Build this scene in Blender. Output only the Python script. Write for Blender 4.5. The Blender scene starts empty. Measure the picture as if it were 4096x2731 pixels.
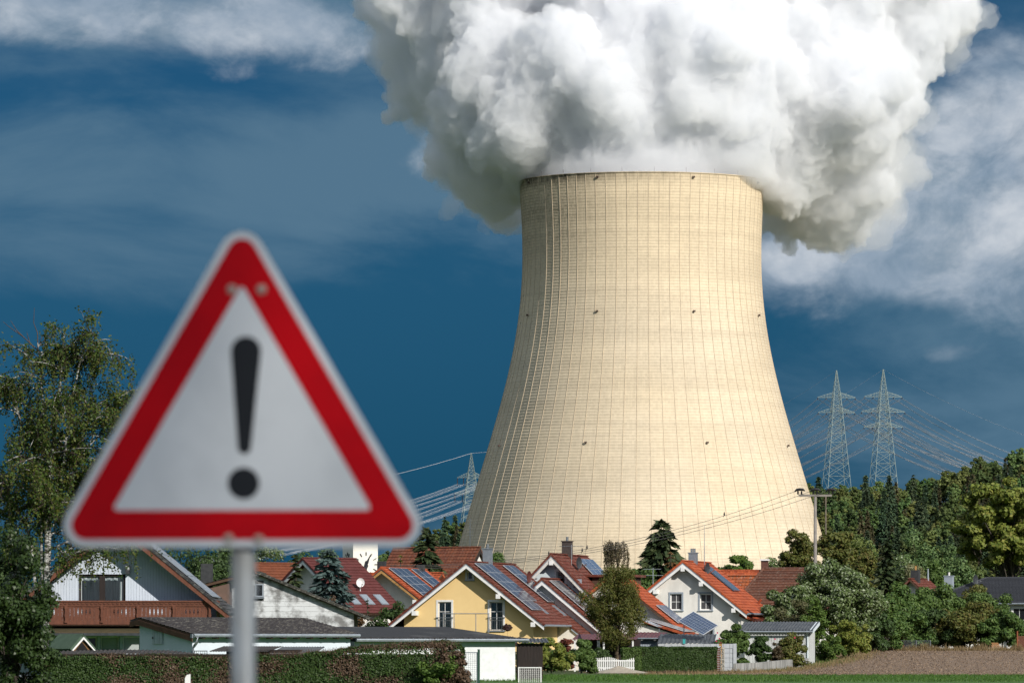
import bpy, bmesh, math, random
import numpy as np
from mathutils import Vector, Matrix, noise as mnoise
from mathutils.geometry import tessellate_polygon
R = math.radians
sc = bpy.context.scene
COL = sc.collection

# ------------------------------------------------------------------ camera
F = 22000.0                 # focal length in pixels of the 4096 px wide photograph
HZ = 2580.0                 # horizon row
CAMZ = 1.7
cam_d = bpy.data.cameras.new('camera')
cam = bpy.data.objects.new('camera', cam_d); COL.objects.link(cam)
cam.location = (0, 0, CAMZ); cam.rotation_euler = (R(90), 0, 0)
cam_d.sensor_width = 36.0; cam_d.lens = F / 4096 * 36
cam_d.shift_y = (HZ - 1365.5) / 4096
cam_d.clip_start = 0.5; cam_d.clip_end = 40000
cam_d.dof.use_dof = True; cam_d.dof.focus_distance = 620; cam_d.dof.aperture_fstop = 7.6
sc.camera = cam
def wx(px, D): return (px - 2048) / F * D
def wz(py, D): return CAMZ + (HZ - py) / F * D

# ------------------------------------------------------------------ render settings
sc.render.engine = 'CYCLES'
sc.view_settings.view_transform = 'Standard'; sc.view_settings.look = 'None'
sc.view_settings.exposure = 0.0; sc.view_settings.gamma = 1
cy = sc.cycles
cy.max_bounces = 16; cy.diffuse_bounces = 3; cy.glossy_bounces = 3; cy.transmission_bounces = 4
cy.volume_bounces = 16; cy.transparent_max_bounces = 12
cy.use_adaptive_sampling = True; cy.adaptive_threshold = 0.02
cy.use_denoising = True
cy.sample_clamp_indirect = 6
cy.caustics_reflective = False; cy.caustics_refractive = False

# ------------------------------------------------------------------ sun
SUN_AZ = R(37)      # to the right of straight behind the camera
SUN_EL = R(29)
TO_SUN = Vector((math.sin(SUN_AZ)*math.cos(SUN_EL), -math.cos(SUN_AZ)*math.cos(SUN_EL), math.sin(SUN_EL)))
sd = bpy.data.lights.new('sun', 'SUN'); sd.energy = 5.0; sd.angle = R(0.53); sd.color = (1.0, 0.945, 0.855)
sun = bpy.data.objects.new('sun', sd); COL.objects.link(sun)
sun.rotation_euler = (-TO_SUN).to_track_quat('-Z', 'Y').to_euler(); sun.location = (60, -120, 90)

# ------------------------------------------------------------------ world: sky with clouds
world = bpy.data.worlds.new('World'); sc.world = world; world.use_nodes = True
nt = world.node_tree; nt.nodes.clear()
class NG:
    """tiny node-graph helper"""
    def __init__(s, nt): s.nt = nt
    def n(s, t, **kw):
        x = s.nt.nodes.new(t)
        for k, v in kw.items(): setattr(x, k, v)
        return x
    def put(s, sock, v):
        if hasattr(v, 'is_output'): s.nt.links.new(v, sock)
        else: sock.default_value = v
    def math(s, op, a, b=None, c=None, clamp=False):
        x = s.n('ShaderNodeMath', operation=op, use_clamp=clamp)
        s.put(x.inputs[0], a)
        if b is not None: s.put(x.inputs[1], b)
        if c is not None: s.put(x.inputs[2], c)
        return x.outputs[0]
    def vmath(s, op, a, b=None):
        x = s.n('ShaderNodeVectorMath', operation=op)
        s.put(x.inputs[0], a)
        if b is not None: s.put(x.inputs[1], b)
        return x.outputs[0]
    def sep(s, v):
        x = s.n('ShaderNodeSeparateXYZ'); s.put(x.inputs[0], v); return x.outputs
    def comb(s, a, b, c):
        x = s.n('ShaderNodeCombineXYZ')
        for i, v in enumerate((a, b, c)): s.put(x.inputs[i], v)
        return x.outputs[0]
    def noise(s, vec, scale=5, detail=4, rough=.5, dist=0, lac=2.0):
        x = s.n('ShaderNodeTexNoise'); s.put(x.inputs['Vector'], vec)
        x.inputs['Scale'].default_value = scale; x.inputs['Detail'].default_value = detail
        x.inputs['Roughness'].default_value = rough; x.inputs['Distortion'].default_value = dist
        x.inputs['Lacunarity'].default_value = lac
        return x.outputs[0]
    def white(s, vec):
        x = s.n('ShaderNodeTexWhiteNoise', noise_dimensions='3D'); s.put(x.inputs['Vector'], vec); return x.outputs[0]
    def sstep(s, v, a, b, lo=0., hi=1.):
        x = s.n('ShaderNodeMapRange', interpolation_type='SMOOTHSTEP')
        s.put(x.inputs[0], v); x.inputs[1].default_value = a; x.inputs[2].default_value = b
        x.inputs[3].default_value = lo; x.inputs[4].default_value = hi
        return x.outputs[0]
    def lin(s, v, a, b, lo=0., hi=1.):
        x = s.n('ShaderNodeMapRange')
        s.put(x.inputs[0], v); x.inputs[1].default_value = a; x.inputs[2].default_value = b
        x.inputs[3].default_value = lo; x.inputs[4].default_value = hi
        return x.outputs[0]
    def mix(s, f, a, b, mode='MIX'):
        x = s.n('ShaderNodeMix', data_type='RGBA', blend_type=mode)
        s.put(x.inputs[0], f)
        for i, v in ((6, a), (7, b)):
            if isinstance(v, (tuple, list)) and len(v) == 3: v = (*v, 1)
            s.put(x.inputs[i], v)
        return x.outputs[2]

g = NG(nt)
tc = g.n('ShaderNodeTexCoord')
d = tc.outputs['Generated']
sky = g.n('ShaderNodeTexSky', sky_type='NISHITA')
sky.sun_disc = False; sky.sun_elevation = SUN_EL; sky.sun_rotation = math.pi - SUN_AZ
sky.altitude = 400; sky.air_density = 1.0; sky.dust_density = 0.2; sky.ozone_density = 4.0
X, Y, Z = g.sep(d)
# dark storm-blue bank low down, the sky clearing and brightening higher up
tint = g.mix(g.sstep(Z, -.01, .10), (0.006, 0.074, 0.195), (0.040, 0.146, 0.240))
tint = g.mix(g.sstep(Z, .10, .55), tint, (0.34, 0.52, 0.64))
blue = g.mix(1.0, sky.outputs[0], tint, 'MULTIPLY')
def blob(px, py, sx, sy, amp):
    x0 = (px-2048)/F; z0 = (HZ-py)/F
    ex = g.math('MULTIPLY', g.math('SUBTRACT', X, x0), F/sx)
    ez = g.math('MULTIPLY', g.math('SUBTRACT', Z, z0), F/sy)
    r2 = g.math('ADD', g.math('MULTIPLY', ex, ex), g.math('MULTIPLY', ez, ez))
    return g.math('MULTIPLY', g.math('EXPONENT', g.math('MULTIPLY', r2, -1.0)), amp)
def blobs(lst):
    out = None
    for b in lst:
        v = blob(*b); out = v if out is None else g.math('ADD', out, v)
    return g.math('MULTIPLY', out, g.math('GREATER_THAN', Y, 0.0))
# soft stratus veil
vA = g.vmath('MULTIPLY', d, (15., 15., 34.))
nA = g.noise(vA, 1.0, 8, .58, .5)
biasA = blobs([(700, 60, 1300, 150, .24), (1500, 680, 650, 280, .26), (500, 720, 900, 300, .09), (900, 1120, 800, 160, .07),
               (500, 1560, 1500, 300, -.30), (1700, 1560, 700, 330, -.30), (3700, 950, 800, 420, .13), (3300, 1330, 500, 120, .0), (3500, 1720, 700, 230, .02),
               (350, 420, 700, 140, -.08)])
mA = g.sstep(g.math('ADD', nA, biasA), .38, .74)
c1 = g.mix(g.math('MULTIPLY', mA, .80), blue, (1.05, 2.0, 2.9))
# brighter puffy cumulus
vB = g.vmath('MULTIPLY', d, (21., 21., 30.))
nB = g.noise(vB, 1.0, 9, .56, .25)
biasB = blobs([(3850, 960, 520, 280, .24), (4030, 560, 280, 330, .26), (3450, 1090, 400, 110, .17), (3760, 1430, 150, 70, .16),
               (250, 30, 800, 150, .14), (1150, 90, 520, 110, .13), (1310, 770, 190, 120, .09), (1650, 640, 330, 190, .12),
               (600, 420, 1100, 170, -.14), (500, 1350, 1500, 330, -.22), (700, 1800, 1900, 430, -.38), (3500, 1720, 900, 270, -.30), (3650, 350, 220, 160, -.14)])
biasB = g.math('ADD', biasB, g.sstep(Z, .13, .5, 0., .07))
mB = g.sstep(g.math('ADD', nB, biasB), .47, .65)
litB = g.sstep(g.noise(g.vmath('ADD', vB, (.06, 0, -.10)), 1.3, 6, .6), .35, .68)
cB = g.mix(litB, (3.0, 3.8, 4.8), (7.3, 7.6, 8.0))
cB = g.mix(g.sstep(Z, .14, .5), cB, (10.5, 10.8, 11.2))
tear = g.sstep(g.noise(g.vmath('MULTIPLY', d, (52., 52., 70.)), 1.0, 7, .6, .6), .34, .60, .45, 1.)      # torn, broken patches
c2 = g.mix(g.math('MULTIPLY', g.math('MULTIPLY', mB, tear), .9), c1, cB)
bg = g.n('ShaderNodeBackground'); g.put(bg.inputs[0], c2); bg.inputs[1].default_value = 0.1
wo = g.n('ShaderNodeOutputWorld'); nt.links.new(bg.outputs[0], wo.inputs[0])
world.cycles.sampling_method = 'AUTOMATIC'

# ------------------------------------------------------------------ helpers
def tag(o, label=None, cat=None, group=None, kind=None):
    if label: o['label'] = label
    if cat: o['category'] = cat
    if group: o['group'] = group
    if kind: o['kind'] = kind
    return o
def link(name, me, parent=None, loc=None, rot=None):
    o = bpy.data.objects.new(name, me); COL.objects.link(o)
    if parent is not None: o.parent = parent
    if loc is not None: o.location = loc
    if rot is not None: o.rotation_euler = rot
    return o
def empty(name, loc, rz, label, cat, group=None):
    o = bpy.data.objects.new(name, None); COL.objects.link(o)
    o.empty_display_size = .5
    o.location = loc; o.rotation_euler = (0, 0, rz)
    return tag(o, label, cat, group)
def copy_tree(o, parent=None):
    c = o.copy(); COL.objects.link(c); c.parent = parent
    for ch in o.children: copy_tree(ch, c)
    return c
class MB:
    """mesh collector"""
    def __init__(s): s.v = []; s.f = []
    def add(s, vs, fs):
        b = len(s.v); s.v.extend([tuple(p) for p in vs]); s.f.extend([tuple(i+b for i in q) for q in fs]); return s
    def box(s, x0, x1, y0, y1, z0, z1):
        return s.add([(x0,y0,z0),(x1,y0,z0),(x1,y1,z0),(x0,y1,z0),(x0,y0,z1),(x1,y0,z1),(x1,y1,z1),(x0,y1,z1)],
                     [(0,3,2,1),(4,5,6,7),(0,1,5,4),(1,2,6,5),(2,3,7,6),(3,0,4,7)])
    def bar(s, a, b, w, h=None, up=(0,0,1)):
        """rectangular bar from a to b"""
        a = Vector(a); b = Vector(b); h = w if h is None else h
        t = (b-a).normalized(); u = Vector(up)
        if abs(t.dot(u)) > .98: u = Vector((0,1,0))
        sx = t.cross(u).normalized(); uz = sx.cross(t)
        q = [sx*(i*w/2) + uz*(j*h/2) for i, j in ((-1,-1),(1,-1),(1,1),(-1,1))]
        return s.add([a+k for k in q]+[b+k for k in q], [(0,1,2,3),(7,6,5,4),(0,4,5,1),(1,5,6,2),(2,6,7,3),(3,7,4,0)])
    def tube(s, pts, rad, n=6, cap=True):
        pts = [Vector(p) for p in pts]
        if not hasattr(rad, '__len__'): rad = [rad]*len(pts)
        rings = []; b = len(s.v)
        for i, p in enumerate(pts):
            t = (pts[min(i+1, len(pts)-1)] - pts[max(i-1, 0)])
            t = t.normalized() if t.length > 1e-9 else Vector((0,0,1))
            u = Vector((0,0,1)) if abs(t.z) < .9 else Vector((1,0,0))
            a = t.cross(u).normalized(); c = t.cross(a)
            for k in range(n):
                w = 2*math.pi*k/n
                s.v.append(tuple(p + (a*math.cos(w) + c*math.sin(w))*rad[i]))
        for i in range(len(pts)-1):
            for k in range(n):
                k2 = (k+1) % n
                s.f.append((b+i*n+k, b+i*n+k2, b+(i+1)*n+k2, b+(i+1)*n+k))
        if cap:
            s.f.append(tuple(b+k for k in reversed(range(n)))); s.f.append(tuple(b+(len(pts)-1)*n+k for k in range(n)))
        return s
    def poly(s, pts, dirv):
        """prism: planar outline extruded by dirv"""
        n = len(pts); d = Vector(dirv)
        vs = [Vector(p) for p in pts] + [Vector(p)+d for p in pts]
        return s.add(vs, [tuple(range(n)), tuple(reversed(range(n, 2*n)))] + [(i, n+i, n+(i+1) % n, (i+1) % n) for i in range(n)])
    def lathe(s, prof, n=16, c=(0,0,0)):
        b = len(s.v); m = len(prof)
        for r, z in prof:
            for k in range(n):
                w = 2*math.pi*k/n; s.v.append((c[0]+r*math.cos(w), c[1]+r*math.sin(w), c[2]+z))
        for i in range(m-1):
            for k in range(n):
                k2 = (k+1) % n
                s.f.append((b+i*n+k, b+i*n+k2, b+(i+1)*n+k2, b+(i+1)*n+k))
        return s
    def mesh(s, name, mat, smooth=False):
        me = bpy.data.meshes.new(name); me.from_pydata(s.v, [], s.f)
        bm = bmesh.new(); bm.from_mesh(me); bmesh.ops.recalc_face_normals(bm, faces=bm.faces); bm.to_mesh(me); bm.free()
        if mat is not None: me.materials.append(mat)
        if smooth: me.polygons.foreach_set('use_smooth', [True]*len(me.polygons))
        me.update(); return me
    def build(s, name, mat, parent=None, loc=None, rot=None, smooth=False):
        return link(name, s.mesh(name, mat, smooth), parent, loc, rot)
def np_mesh(name, verts, quads, mat, smooth=False):
    me = bpy.data.meshes.new(name)
    k = quads.shape[1]
    me.vertices.add(len(verts)); me.vertices.foreach_set('co', verts.astype(np.float32).ravel())
    me.loops.add(quads.size); me.loops.foreach_set('vertex_index', quads.astype(np.int32).ravel())
    me.polygons.add(len(quads))
    me.polygons.foreach_set('loop_start', np.arange(0, quads.size, k, dtype=np.int32))
    if smooth: me.polygons.foreach_set('use_smooth', np.ones(len(quads), dtype=bool))
    me.update(calc_edges=True)
    if mat is not None: me.materials.append(mat)
    return me

# ------------------------------------------------------------------ materials
MATS = {}
def newmat(name):
    m = bpy.data.materials.new(name); m.use_nodes = True
    nt = m.node_tree; g = NG(nt)
    p = nt.nodes['Principled BSDF']
    p.inputs['Specular IOR Level'].default_value = .3
    MATS[name] = m
    return m, g, p
def M(name, c1, c2=None, scale=3., rough=.8, metal=0., bump=0., bscale=30., spec=.3, contrast=(.35, .65), stretch=(1, 1, 1), detail=5):
    m, g, p = newmat(name)
    p.inputs['Roughness'].default_value = rough; p.inputs['Metallic'].default_value = metal
    p.inputs['Specular IOR Level'].default_value = spec
    tc = g.n('ShaderNodeTexCoord'); v = tc.outputs['Object']
    if stretch != (1, 1, 1): v = g.vmath('MULTIPLY', v, stretch)
    if c2 is None: c2 = tuple(k*.82 for k in c1)
    f = g.sstep(g.noise(v, scale, detail, .6), *contrast)
    g.put(p.inputs['Base Color'], g.mix(f, c1, c2))
    if bump:
        b = g.n('ShaderNodeBump'); b.inputs['Strength'].default_value = bump; b.inputs['Distance'].default_value = .02
        g.put(b.inputs['Height'], g.noise(v, bscale, 3, .6)); g.put(p.inputs['Normal'], b.outputs[0])
    return m
def leafmat(name, cols, rough=.55, trans=.25, spec=.25, objvar=0.0, clump=0.0):
    """cols: list of leaf colours, picked per leaf"""
    m, g, p = newmat(name)
    geo = g.n('ShaderNodeNewGeometry')
    r = geo.outputs['Random Per Island']
    cr = g.n('ShaderNodeValToRGB'); el = cr.color_ramp.elements
    el[0].position = 0; el[0].color = (*cols[0], 1); el[1].position = 1; el[1].color = (*cols[-1], 1)
    for i in range(1, len(cols)-1):
        e = el.new(i/(len(cols)-1)); e.color = (*cols[i], 1)
    g.put(cr.inputs[0], r)
    col = cr.outputs[0]
    if objvar:
        oi = g.n('ShaderNodeObjectInfo')
        hs = g.n('ShaderNodeHueSaturation')
        g.put(hs.inputs['Hue'], g.lin(oi.outputs['Random'], 0, 1, .5-.035*objvar, .5+.03*objvar))
        g.put(hs.inputs['Value'], g.lin(g.white(g.comb(oi.outputs['Random'], 3., 7.)), 0, 1, 1-.35*objvar, 1+.35*objvar))
        g.put(hs.inputs['Color'], col); col = hs.outputs[0]
    g.put(p.inputs['Base Color'], col)
    p.inputs['Roughness'].default_value = rough; p.inputs['Specular IOR Level'].default_value = spec
    if trans:
        t = g.n('ShaderNodeBsdfTranslucent'); g.put(t.inputs[0], g.mix(1., col, (1.1, 1.15, .6), 'MULTIPLY'))
        mx = g.n('ShaderNodeMixShader'); mx.inputs[0].default_value = trans
        g.nt.links.new(p.outputs[0], mx.inputs[1]); g.nt.links.new(t.outputs[0], mx.inputs[2])
        g.nt.links.new(mx.outputs[0], g.nt.nodes['Material Output'].inputs[0])
    return m
# ------------------------------------------------------------------ cooling tower
TD = 1944.0
TX = wx(2567, TD)
PROF = [(12., 72.4), (24., 68.6), (36.2, 64.9), (44.1, 62.4), (53., 59.7), (61.8, 57.1), (70.6, 54.5), (79.5, 52.0), (88.3, 49.6), (97.1, 47.3),
        (106., 45.3), (114.8, 43.75), (124., 42.6), (133.4, 42.15), (143., 42.25), (154., 42.6), (165., 43.1)]
_pz = np.array([p[0] for p in PROF]); _pr = np.array([p[1] for p in PROF])
_co = np.polyfit(_pz/100, _pr, 5)
def tower_r(z): return float(np.polyval(_co, z/100))
def concrete_mat():
    m, g, p = newmat('tower_concrete')
    p.inputs['Roughness'].default_value = .9; p.inputs['Specular IOR Level'].default_value = .15
    tc = g.n('ShaderNodeTexCoord'); v = tc.outputs['Object']
    x, y, z = g.sep(v)
    th = g.math('ARCTAN2', y, x)
    u = g.math('MULTIPLY', th, 360/(2*math.pi)); w = g.math('MULTIPLY', z, 1/1.06)
    cu = g.math('FLOOR', u); cw = g.math('FLOOR', w)
    cell = g.white(g.comb(cu, cw, 0.)); row = g.white(g.comb(3., cw, 9.)); colr = g.white(g.comb(cu, 5., 2.))
    fu = g.math('FRACT', u); fw = g.math('FRACT', w)
    big = g.noise(v, .018, 4, .55)
    streak = g.noise(g.comb(g.math('MULTIPLY', th, 160.), g.math('MULTIPLY', z, .05), 0.), 1., 5, .6)
    band = g.noise(g.comb(0., 0., z), .13, 3, .6)
    fine = g.noise(v, .9, 4, .6)
    val = g.math('ADD', .985, g.lin(cell, 0, 1, -.045, .045))
    for t in (g.lin(row, 0, 1, -.035, .03), g.lin(colr, 0, 1, -.015, .015), g.lin(big, .3, .7, -.05, .05),
              g.lin(streak, .3, .7, -.04, .04), g.lin(band, .3, .7, -.04, .04), g.lin(fine, .3, .7, -.03, .03)):
        val = g.math('ADD', val, t)
    # joints between formwork lifts
    jr = g.math('MAXIMUM', g.math('LESS_THAN', fw, .10), g.math('MULTIPLY', g.math('LESS_THAN', fu, .07), .6))
    jn = g.noise(g.comb(g.math('MULTIPLY', th, 30.), g.math('MULTIPLY', z, .2), 4.), 1., 3, .6)
    val = g.math('SUBTRACT', val, g.math('MULTIPLY', jr, g.sstep(jn, .25, .75, .02, .08)))
    # weathering: dark grime below the rim and dirty joints on one flank
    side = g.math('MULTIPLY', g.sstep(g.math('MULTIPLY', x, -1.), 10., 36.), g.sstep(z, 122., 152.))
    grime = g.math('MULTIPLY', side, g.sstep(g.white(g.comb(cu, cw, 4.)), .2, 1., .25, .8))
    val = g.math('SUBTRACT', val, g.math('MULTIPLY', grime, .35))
    run = g.noise(g.comb(g.math('MULTIPLY', th, 70.), g.math('MULTIPLY', z, .018), 7.), 1., 6, .7)   # water streaks
    val = g.math('SUBTRACT', val, g.sstep(run, .54, .80, 0., .18))
    run2 = g.noise(g.comb(g.math('MULTIPLY', th, 120.), g.math('MULTIPLY', z, .03), 3.), 1., 5, .7)
    val = g.math('SUBTRACT', val, g.math('MULTIPLY', g.sstep(run2, .45, .75, 0., .20), g.sstep(z, 138., 166.)))
    pour = g.sstep(g.noise(g.comb(g.math('MULTIPLY', th, .8), 0., g.math('MULTIPLY', z, .09)), 1., 4, .6), .40, .62, -.045, .045)   # uneven pour bands
    val = g.math('ADD', val, pour)
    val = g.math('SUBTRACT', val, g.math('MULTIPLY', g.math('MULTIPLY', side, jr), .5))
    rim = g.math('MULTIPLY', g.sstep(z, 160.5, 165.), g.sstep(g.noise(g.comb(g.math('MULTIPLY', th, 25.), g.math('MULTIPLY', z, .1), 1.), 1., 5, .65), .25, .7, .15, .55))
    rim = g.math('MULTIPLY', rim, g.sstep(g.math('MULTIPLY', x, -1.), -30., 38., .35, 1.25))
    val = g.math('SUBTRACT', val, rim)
    val = g.math('MAXIMUM', val, .12)
    base = g.mix(g.sstep(g.noise(v, .03, 3, .5), .3, .7), (.66, .55, .40), (.645, .55, .42))
    base = g.mix(g.sstep(z, 95., 163.), base, (.66, .545, .385))
    g.put(p.inputs['Base Color'], g.mix(1., base, g.comb(val, val, val), 'MULTIPLY'))
    return m
CONC = concrete_mat()
RIBM = M('rib_concrete', (.57, .475, .355), (.50, .415, .31), .3, .9)
tower = empty('cooling_tower', (TX, TD, 0), 0, 'huge pale hyperbolic concrete cooling tower with vertical ribs, steaming', 'cooling tower')
NS = 180; zs = []
z = 12.0
rows = int((165-12)/1.06)
rings = []
for i in range(rows+1):
    z0 = 12 + i*1.06; z1 = min(165., z0 + 1.06)
    if z0 >= 165: break
    rings += [(z0+.05, tower_r(z0)), (z1-.10, tower_r(z1)), (z1-.03, tower_r(z1)-.035)]
rings += [(165., tower_r(165)+.25), (165.35, tower_r(165)+.25), (165.35, tower_r(165)-.9)] + [(zi, tower_r(zi)-.9) for zi in np.linspace(160, 12, 24)]
th = np.arange(NS)*2*np.pi/NS
vv = np.concatenate([np.stack([r*np.cos(th), r*np.sin(th), np.full(NS, z)], 1) for z, r in rings])
a = np.arange(NS); b = (a+1) % NS
qq = np.concatenate([np.stack([i*NS+a, i*NS+b, (i+1)*NS+b, (i+1)*NS+a], 1) for i in range(len(rings)-1)])
link('shell', np_mesh('shell', vv, qq, CONC), tower)
rb = MB()
zz = np.linspace(12, 165.1, 48)
for i in range(len(zz)-1):
    r0, r1 = tower_r(zz[i]), tower_r(zz[i+1])
    w = .075; o = .12
    rb.add([(r0-.1, -w, zz[i]), (r0+o, -w, zz[i]), (r0+o, w, zz[i]), (r0-.1, w, zz[i]), (r1-.1, -w, zz[i+1]), (r1+o, -w, zz[i+1]), (r1+o, w, zz[i+1]), (r1-.1, w, zz[i+1])],
           [(0,1,5,4), (1,2,6,5), (2,3,7,6)])
ribme = rb.mesh('rib', RIBM)
for k in range(72):
    link('rib', ribme, tower, None, (0, 0, 2*math.pi*(k+.35)/72))
# sloping support columns below the shell
cb = MB()
for s in (-1, 1):
    cb.tube([(75.6, s*.4, 0), (72.3, s*4.4, 12.4)], .55, 8)
cme = cb.mesh('support_column', RIBM)
for k in range(44): link('support_column', cme, tower, None, (0, 0, 2*math.pi*k/44))
# little lamp platforms on the shell, at three levels
LMP = M('lamp_housing', (.05, .04, .035), (.10, .05, .04), 4, .6)
lb = MB(); lb.box(0, .9, -.5, .5, 0, .12); lb.box(.1, .8, -.5, -.42, .12, .85); lb.box(.1, .8, .42, .5, .12, .85)
lb.box(.72, .8, -.5, .5, .7, .85); lb.box(.2, .55, -.22, .22, .12, .62)
lb.v = [(x*.75, y*.75, z*.75) for x, y, z in lb.v]; lme = lb.mesh('obstruction_light', LMP)
for zl in (163.4, 117.0, 71.2):
    for k in range(8):
        aa = -math.pi/2 + R(-22 + 45*k); r = tower_r(zl)+.15
        link('obstruction_light', lme, tower, (r*math.cos(aa), r*math.sin(aa), zl), (0, 0, aa))
rd = MB(); rd.tube([(0,0,0), (0,0,1.7)], .035, 5); rme = rd.mesh('lightning_rod', LMP)
for k in range(24):
    aa = 2*math.pi*(k+.3)/24; r = tower_r(165)
    link('lightning_rod', rme, tower, (r*math.cos(aa), r*math.sin(aa), 165.3))

# ------------------------------------------------------------------ steam plume
def vol_mat(name, dens, aniso=.1, col=(1, 1, 1)):
    m = bpy.data.materials.new(name); m.use_nodes = True; nt = m.node_tree; nt.nodes.clear()
    v = nt.nodes.new('ShaderNodeVolumePrincipled'); o = nt.nodes.new('ShaderNodeOutputMaterial')
    v.inputs['Color'].default_value = (*col, 1); v.inputs['Density'].default_value = dens; v.inputs['Anisotropy'].default_value = aniso
    nt.links.new(v.outputs[0], o.inputs['Volume'])
    m.cycles.homogeneous_volume = True
    return m
PX = TD/F   # metres per photograph pixel at the tower
_rg = np.random.default_rng(7)
_PERM = np.concatenate([_p0 := _rg.permutation(256), _p0, _p0])
_GR = _rg.normal(size=(256, 3)); _GR /= np.linalg.norm(_GR, axis=1)[:, None]
def perlin(p):
    """gradient noise, vectorised; about -.7 .. .7"""
    i = np.floor(p).astype(np.int64); f = p - i; i &= 255
    u = f*f*f*(f*(f*6-15)+10)
    out = 0
    for dx in (0, 1):
        for dy in (0, 1):
            for dz in (0, 1):
                h = _PERM[_PERM[_PERM[i[:, 0]+dx]+i[:, 1]+dy]+i[:, 2]+dz]
                gr = _GR[h]
                dot = gr[:, 0]*(f[:, 0]-dx)+gr[:, 1]*(f[:, 1]-dy)+gr[:, 2]*(f[:, 2]-dz)
                w = (u[:, 0] if dx else 1-u[:, 0])*(u[:, 1] if dy else 1-u[:, 1])*(u[:, 2] if dz else 1-u[:, 2])
                out = out + w*dot
    return out
def plume_mesh(name, balls, voxel, disp, seed, mat, smooth=6):
    """balls: (px, py, r_px, depth offset m, squash_y) -> one billowing closed surface"""
    bm = bmesh.new(); bmesh.ops.create_icosphere(bm, subdivisions=3, radius=1)
    uv = np.array([v.co[:] for v in bm.verts]); uf = np.array([[v.index for v in f_.verts] for f_ in bm.faces]); bm.free()
    vs = []; fs = []
    for k, (px, py, r, dy, sy) in enumerate(balls):
        vs.append(uv*np.array([r*PX, r*PX*sy, r*PX]) + np.array([wx(px, TD)-TX, dy, wz(py, TD)])); fs.append(uf+k*len(uv))
    me = np_mesh(name, np.concatenate(vs), np.concatenate(fs), None)
    o = bpy.data.objects.new(name, me); COL.objects.link(o)
    md = o.modifiers.new('r', 'REMESH'); md.mode = 'VOXEL'; md.voxel_size = voxel
    if smooth:
        ms = o.modifiers.new('s', 'SMOOTH'); ms.factor = .6; ms.iterations = smooth
    dg = bpy.context.evaluated_depsgraph_get()
    me2 = bpy.data.meshes.new_from_object(o.evaluated_get(dg)); bpy.data.objects.remove(o); bpy.data.meshes.remove(me)
    n = len(me2.vertices)
    co = np.empty(n*3, np.float32); me2.vertices.foreach_get('co', co); co = co.reshape(-1, 3).astype(np.float64)
    for (amp, size, mode) in disp:
        if amp is None:      # rebuild a clean closed surface
            o = bpy.data.objects.new(name, me2); COL.objects.link(o)
            md = o.modifiers.new('r', 'REMESH'); md.mode = 'VOXEL'; md.voxel_size = size
            dg = bpy.context.evaluated_depsgraph_get(); me3 = bpy.data.meshes.new_from_object(o.evaluated_get(dg)); bpy.data.objects.remove(o); bpy.data.meshes.remove(me2); me2 = me3
            n = len(me2.vertices); co = np.empty(n*3, np.float32); me2.vertices.foreach_get('co', co); co = co.reshape(-1, 3).astype(np.float64)
            continue
        nr = np.empty(n*3, np.float32); me2.vertices.foreach_get('normal', nr); nr = nr.reshape(-1, 3)
        q = co/size + np.array([seed*13.7, seed*3.1, seed*7.7])
        if mode == 'b': dd = np.abs(perlin(q))*3.2 - .55          # rounded lumps with creases between
        else: dd = perlin(q)*1.6 + perlin(q*2.1+5)*.7
        # keep the throat inside the tower rim
        k = np.clip((co[:, 2]-166)/10, 0, 1); rad = np.hypot(co[:, 0], co[:, 1]); k = np.where(rad > 50, 1, k)
        co = co + nr*(dd*amp*k)[:, None]
        me2.vertices.foreach_set('co', co.astype(np.float32).ravel()); me2.update()
    me2.materials.clear(); me2.materials.append(mat)
    me2.polygons.foreach_set('use_smooth', np.ones(len(me2.polygons), dtype=bool))
    me2.name = name
    return me2
rs = random.Random(4)
core = [(2567, 745, 455, 0, 1.0), (2567, 690, 468, 0, .98), (2567, 620, 420, 5, 1.0)]
main = [ # px, py, r, depth
    (2230, 600, 250, 5), (2000, 640, 180, 20), (1960, 740, 130, 30), (2120, 500, 250, -5), (1900, 560, 170, 25), (1850, 650, 110, 30), (1905, 760, 85, 36), (2040, 790, 80, 42),
    (1890, 420, 170, 5), (2000, 280, 240, 0), (1830, 250, 130, 15), (1800, 90, 170, 20), (1950, 60, 230, 10), (2250, 330, 270, -12),
    (2520, 470, 300, -18), (2560, 250, 280, -12), (2380, 120, 200, 0), (2750, 330, 290, -20), (2900, 520, 290, -12), (2920, 180, 290, -5),
    (3150, 600, 260, 12), (3290, 730, 200, 25), (3320, 830, 120, 30), (3180, 800, 130, 38), (3400, 560, 230, 15), (3330, 380, 270, 0), (3490, 380, 220, 12),
    (3230, 180, 280, 5), (3450, 170, 230, 20), (3540, 560, 130, 20), (3600, 400, 110, 16), (3450, 700, 140, 20), (3600, 40, 190, 30), (3300, -60, 300, 10),
    (2900, -120, 300, 0), (2500, -130, 300, 0), (2050, -150, 280, 10), (3600, -180, 260, 25), (1700, -120, 200, 25)]
main += [(1660, 330, 120, 45), (1640, 220, 130, 45), (1600, 90, 130, 40), (1700, 420, 75, 48), (1760, 300, 110, 30), (1545, -10, 110, 45), (3620, 250, 120, 30), (3700, 60, 150, 40), (3800, -40, 150, 50), (3560, 700, 90, 32), (3450, 830, 80, 36), (3100, 830, 80, 46)]
balls = core + [(x, y, r, dy, 1.0) for x, y, r, dy in main]
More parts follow.
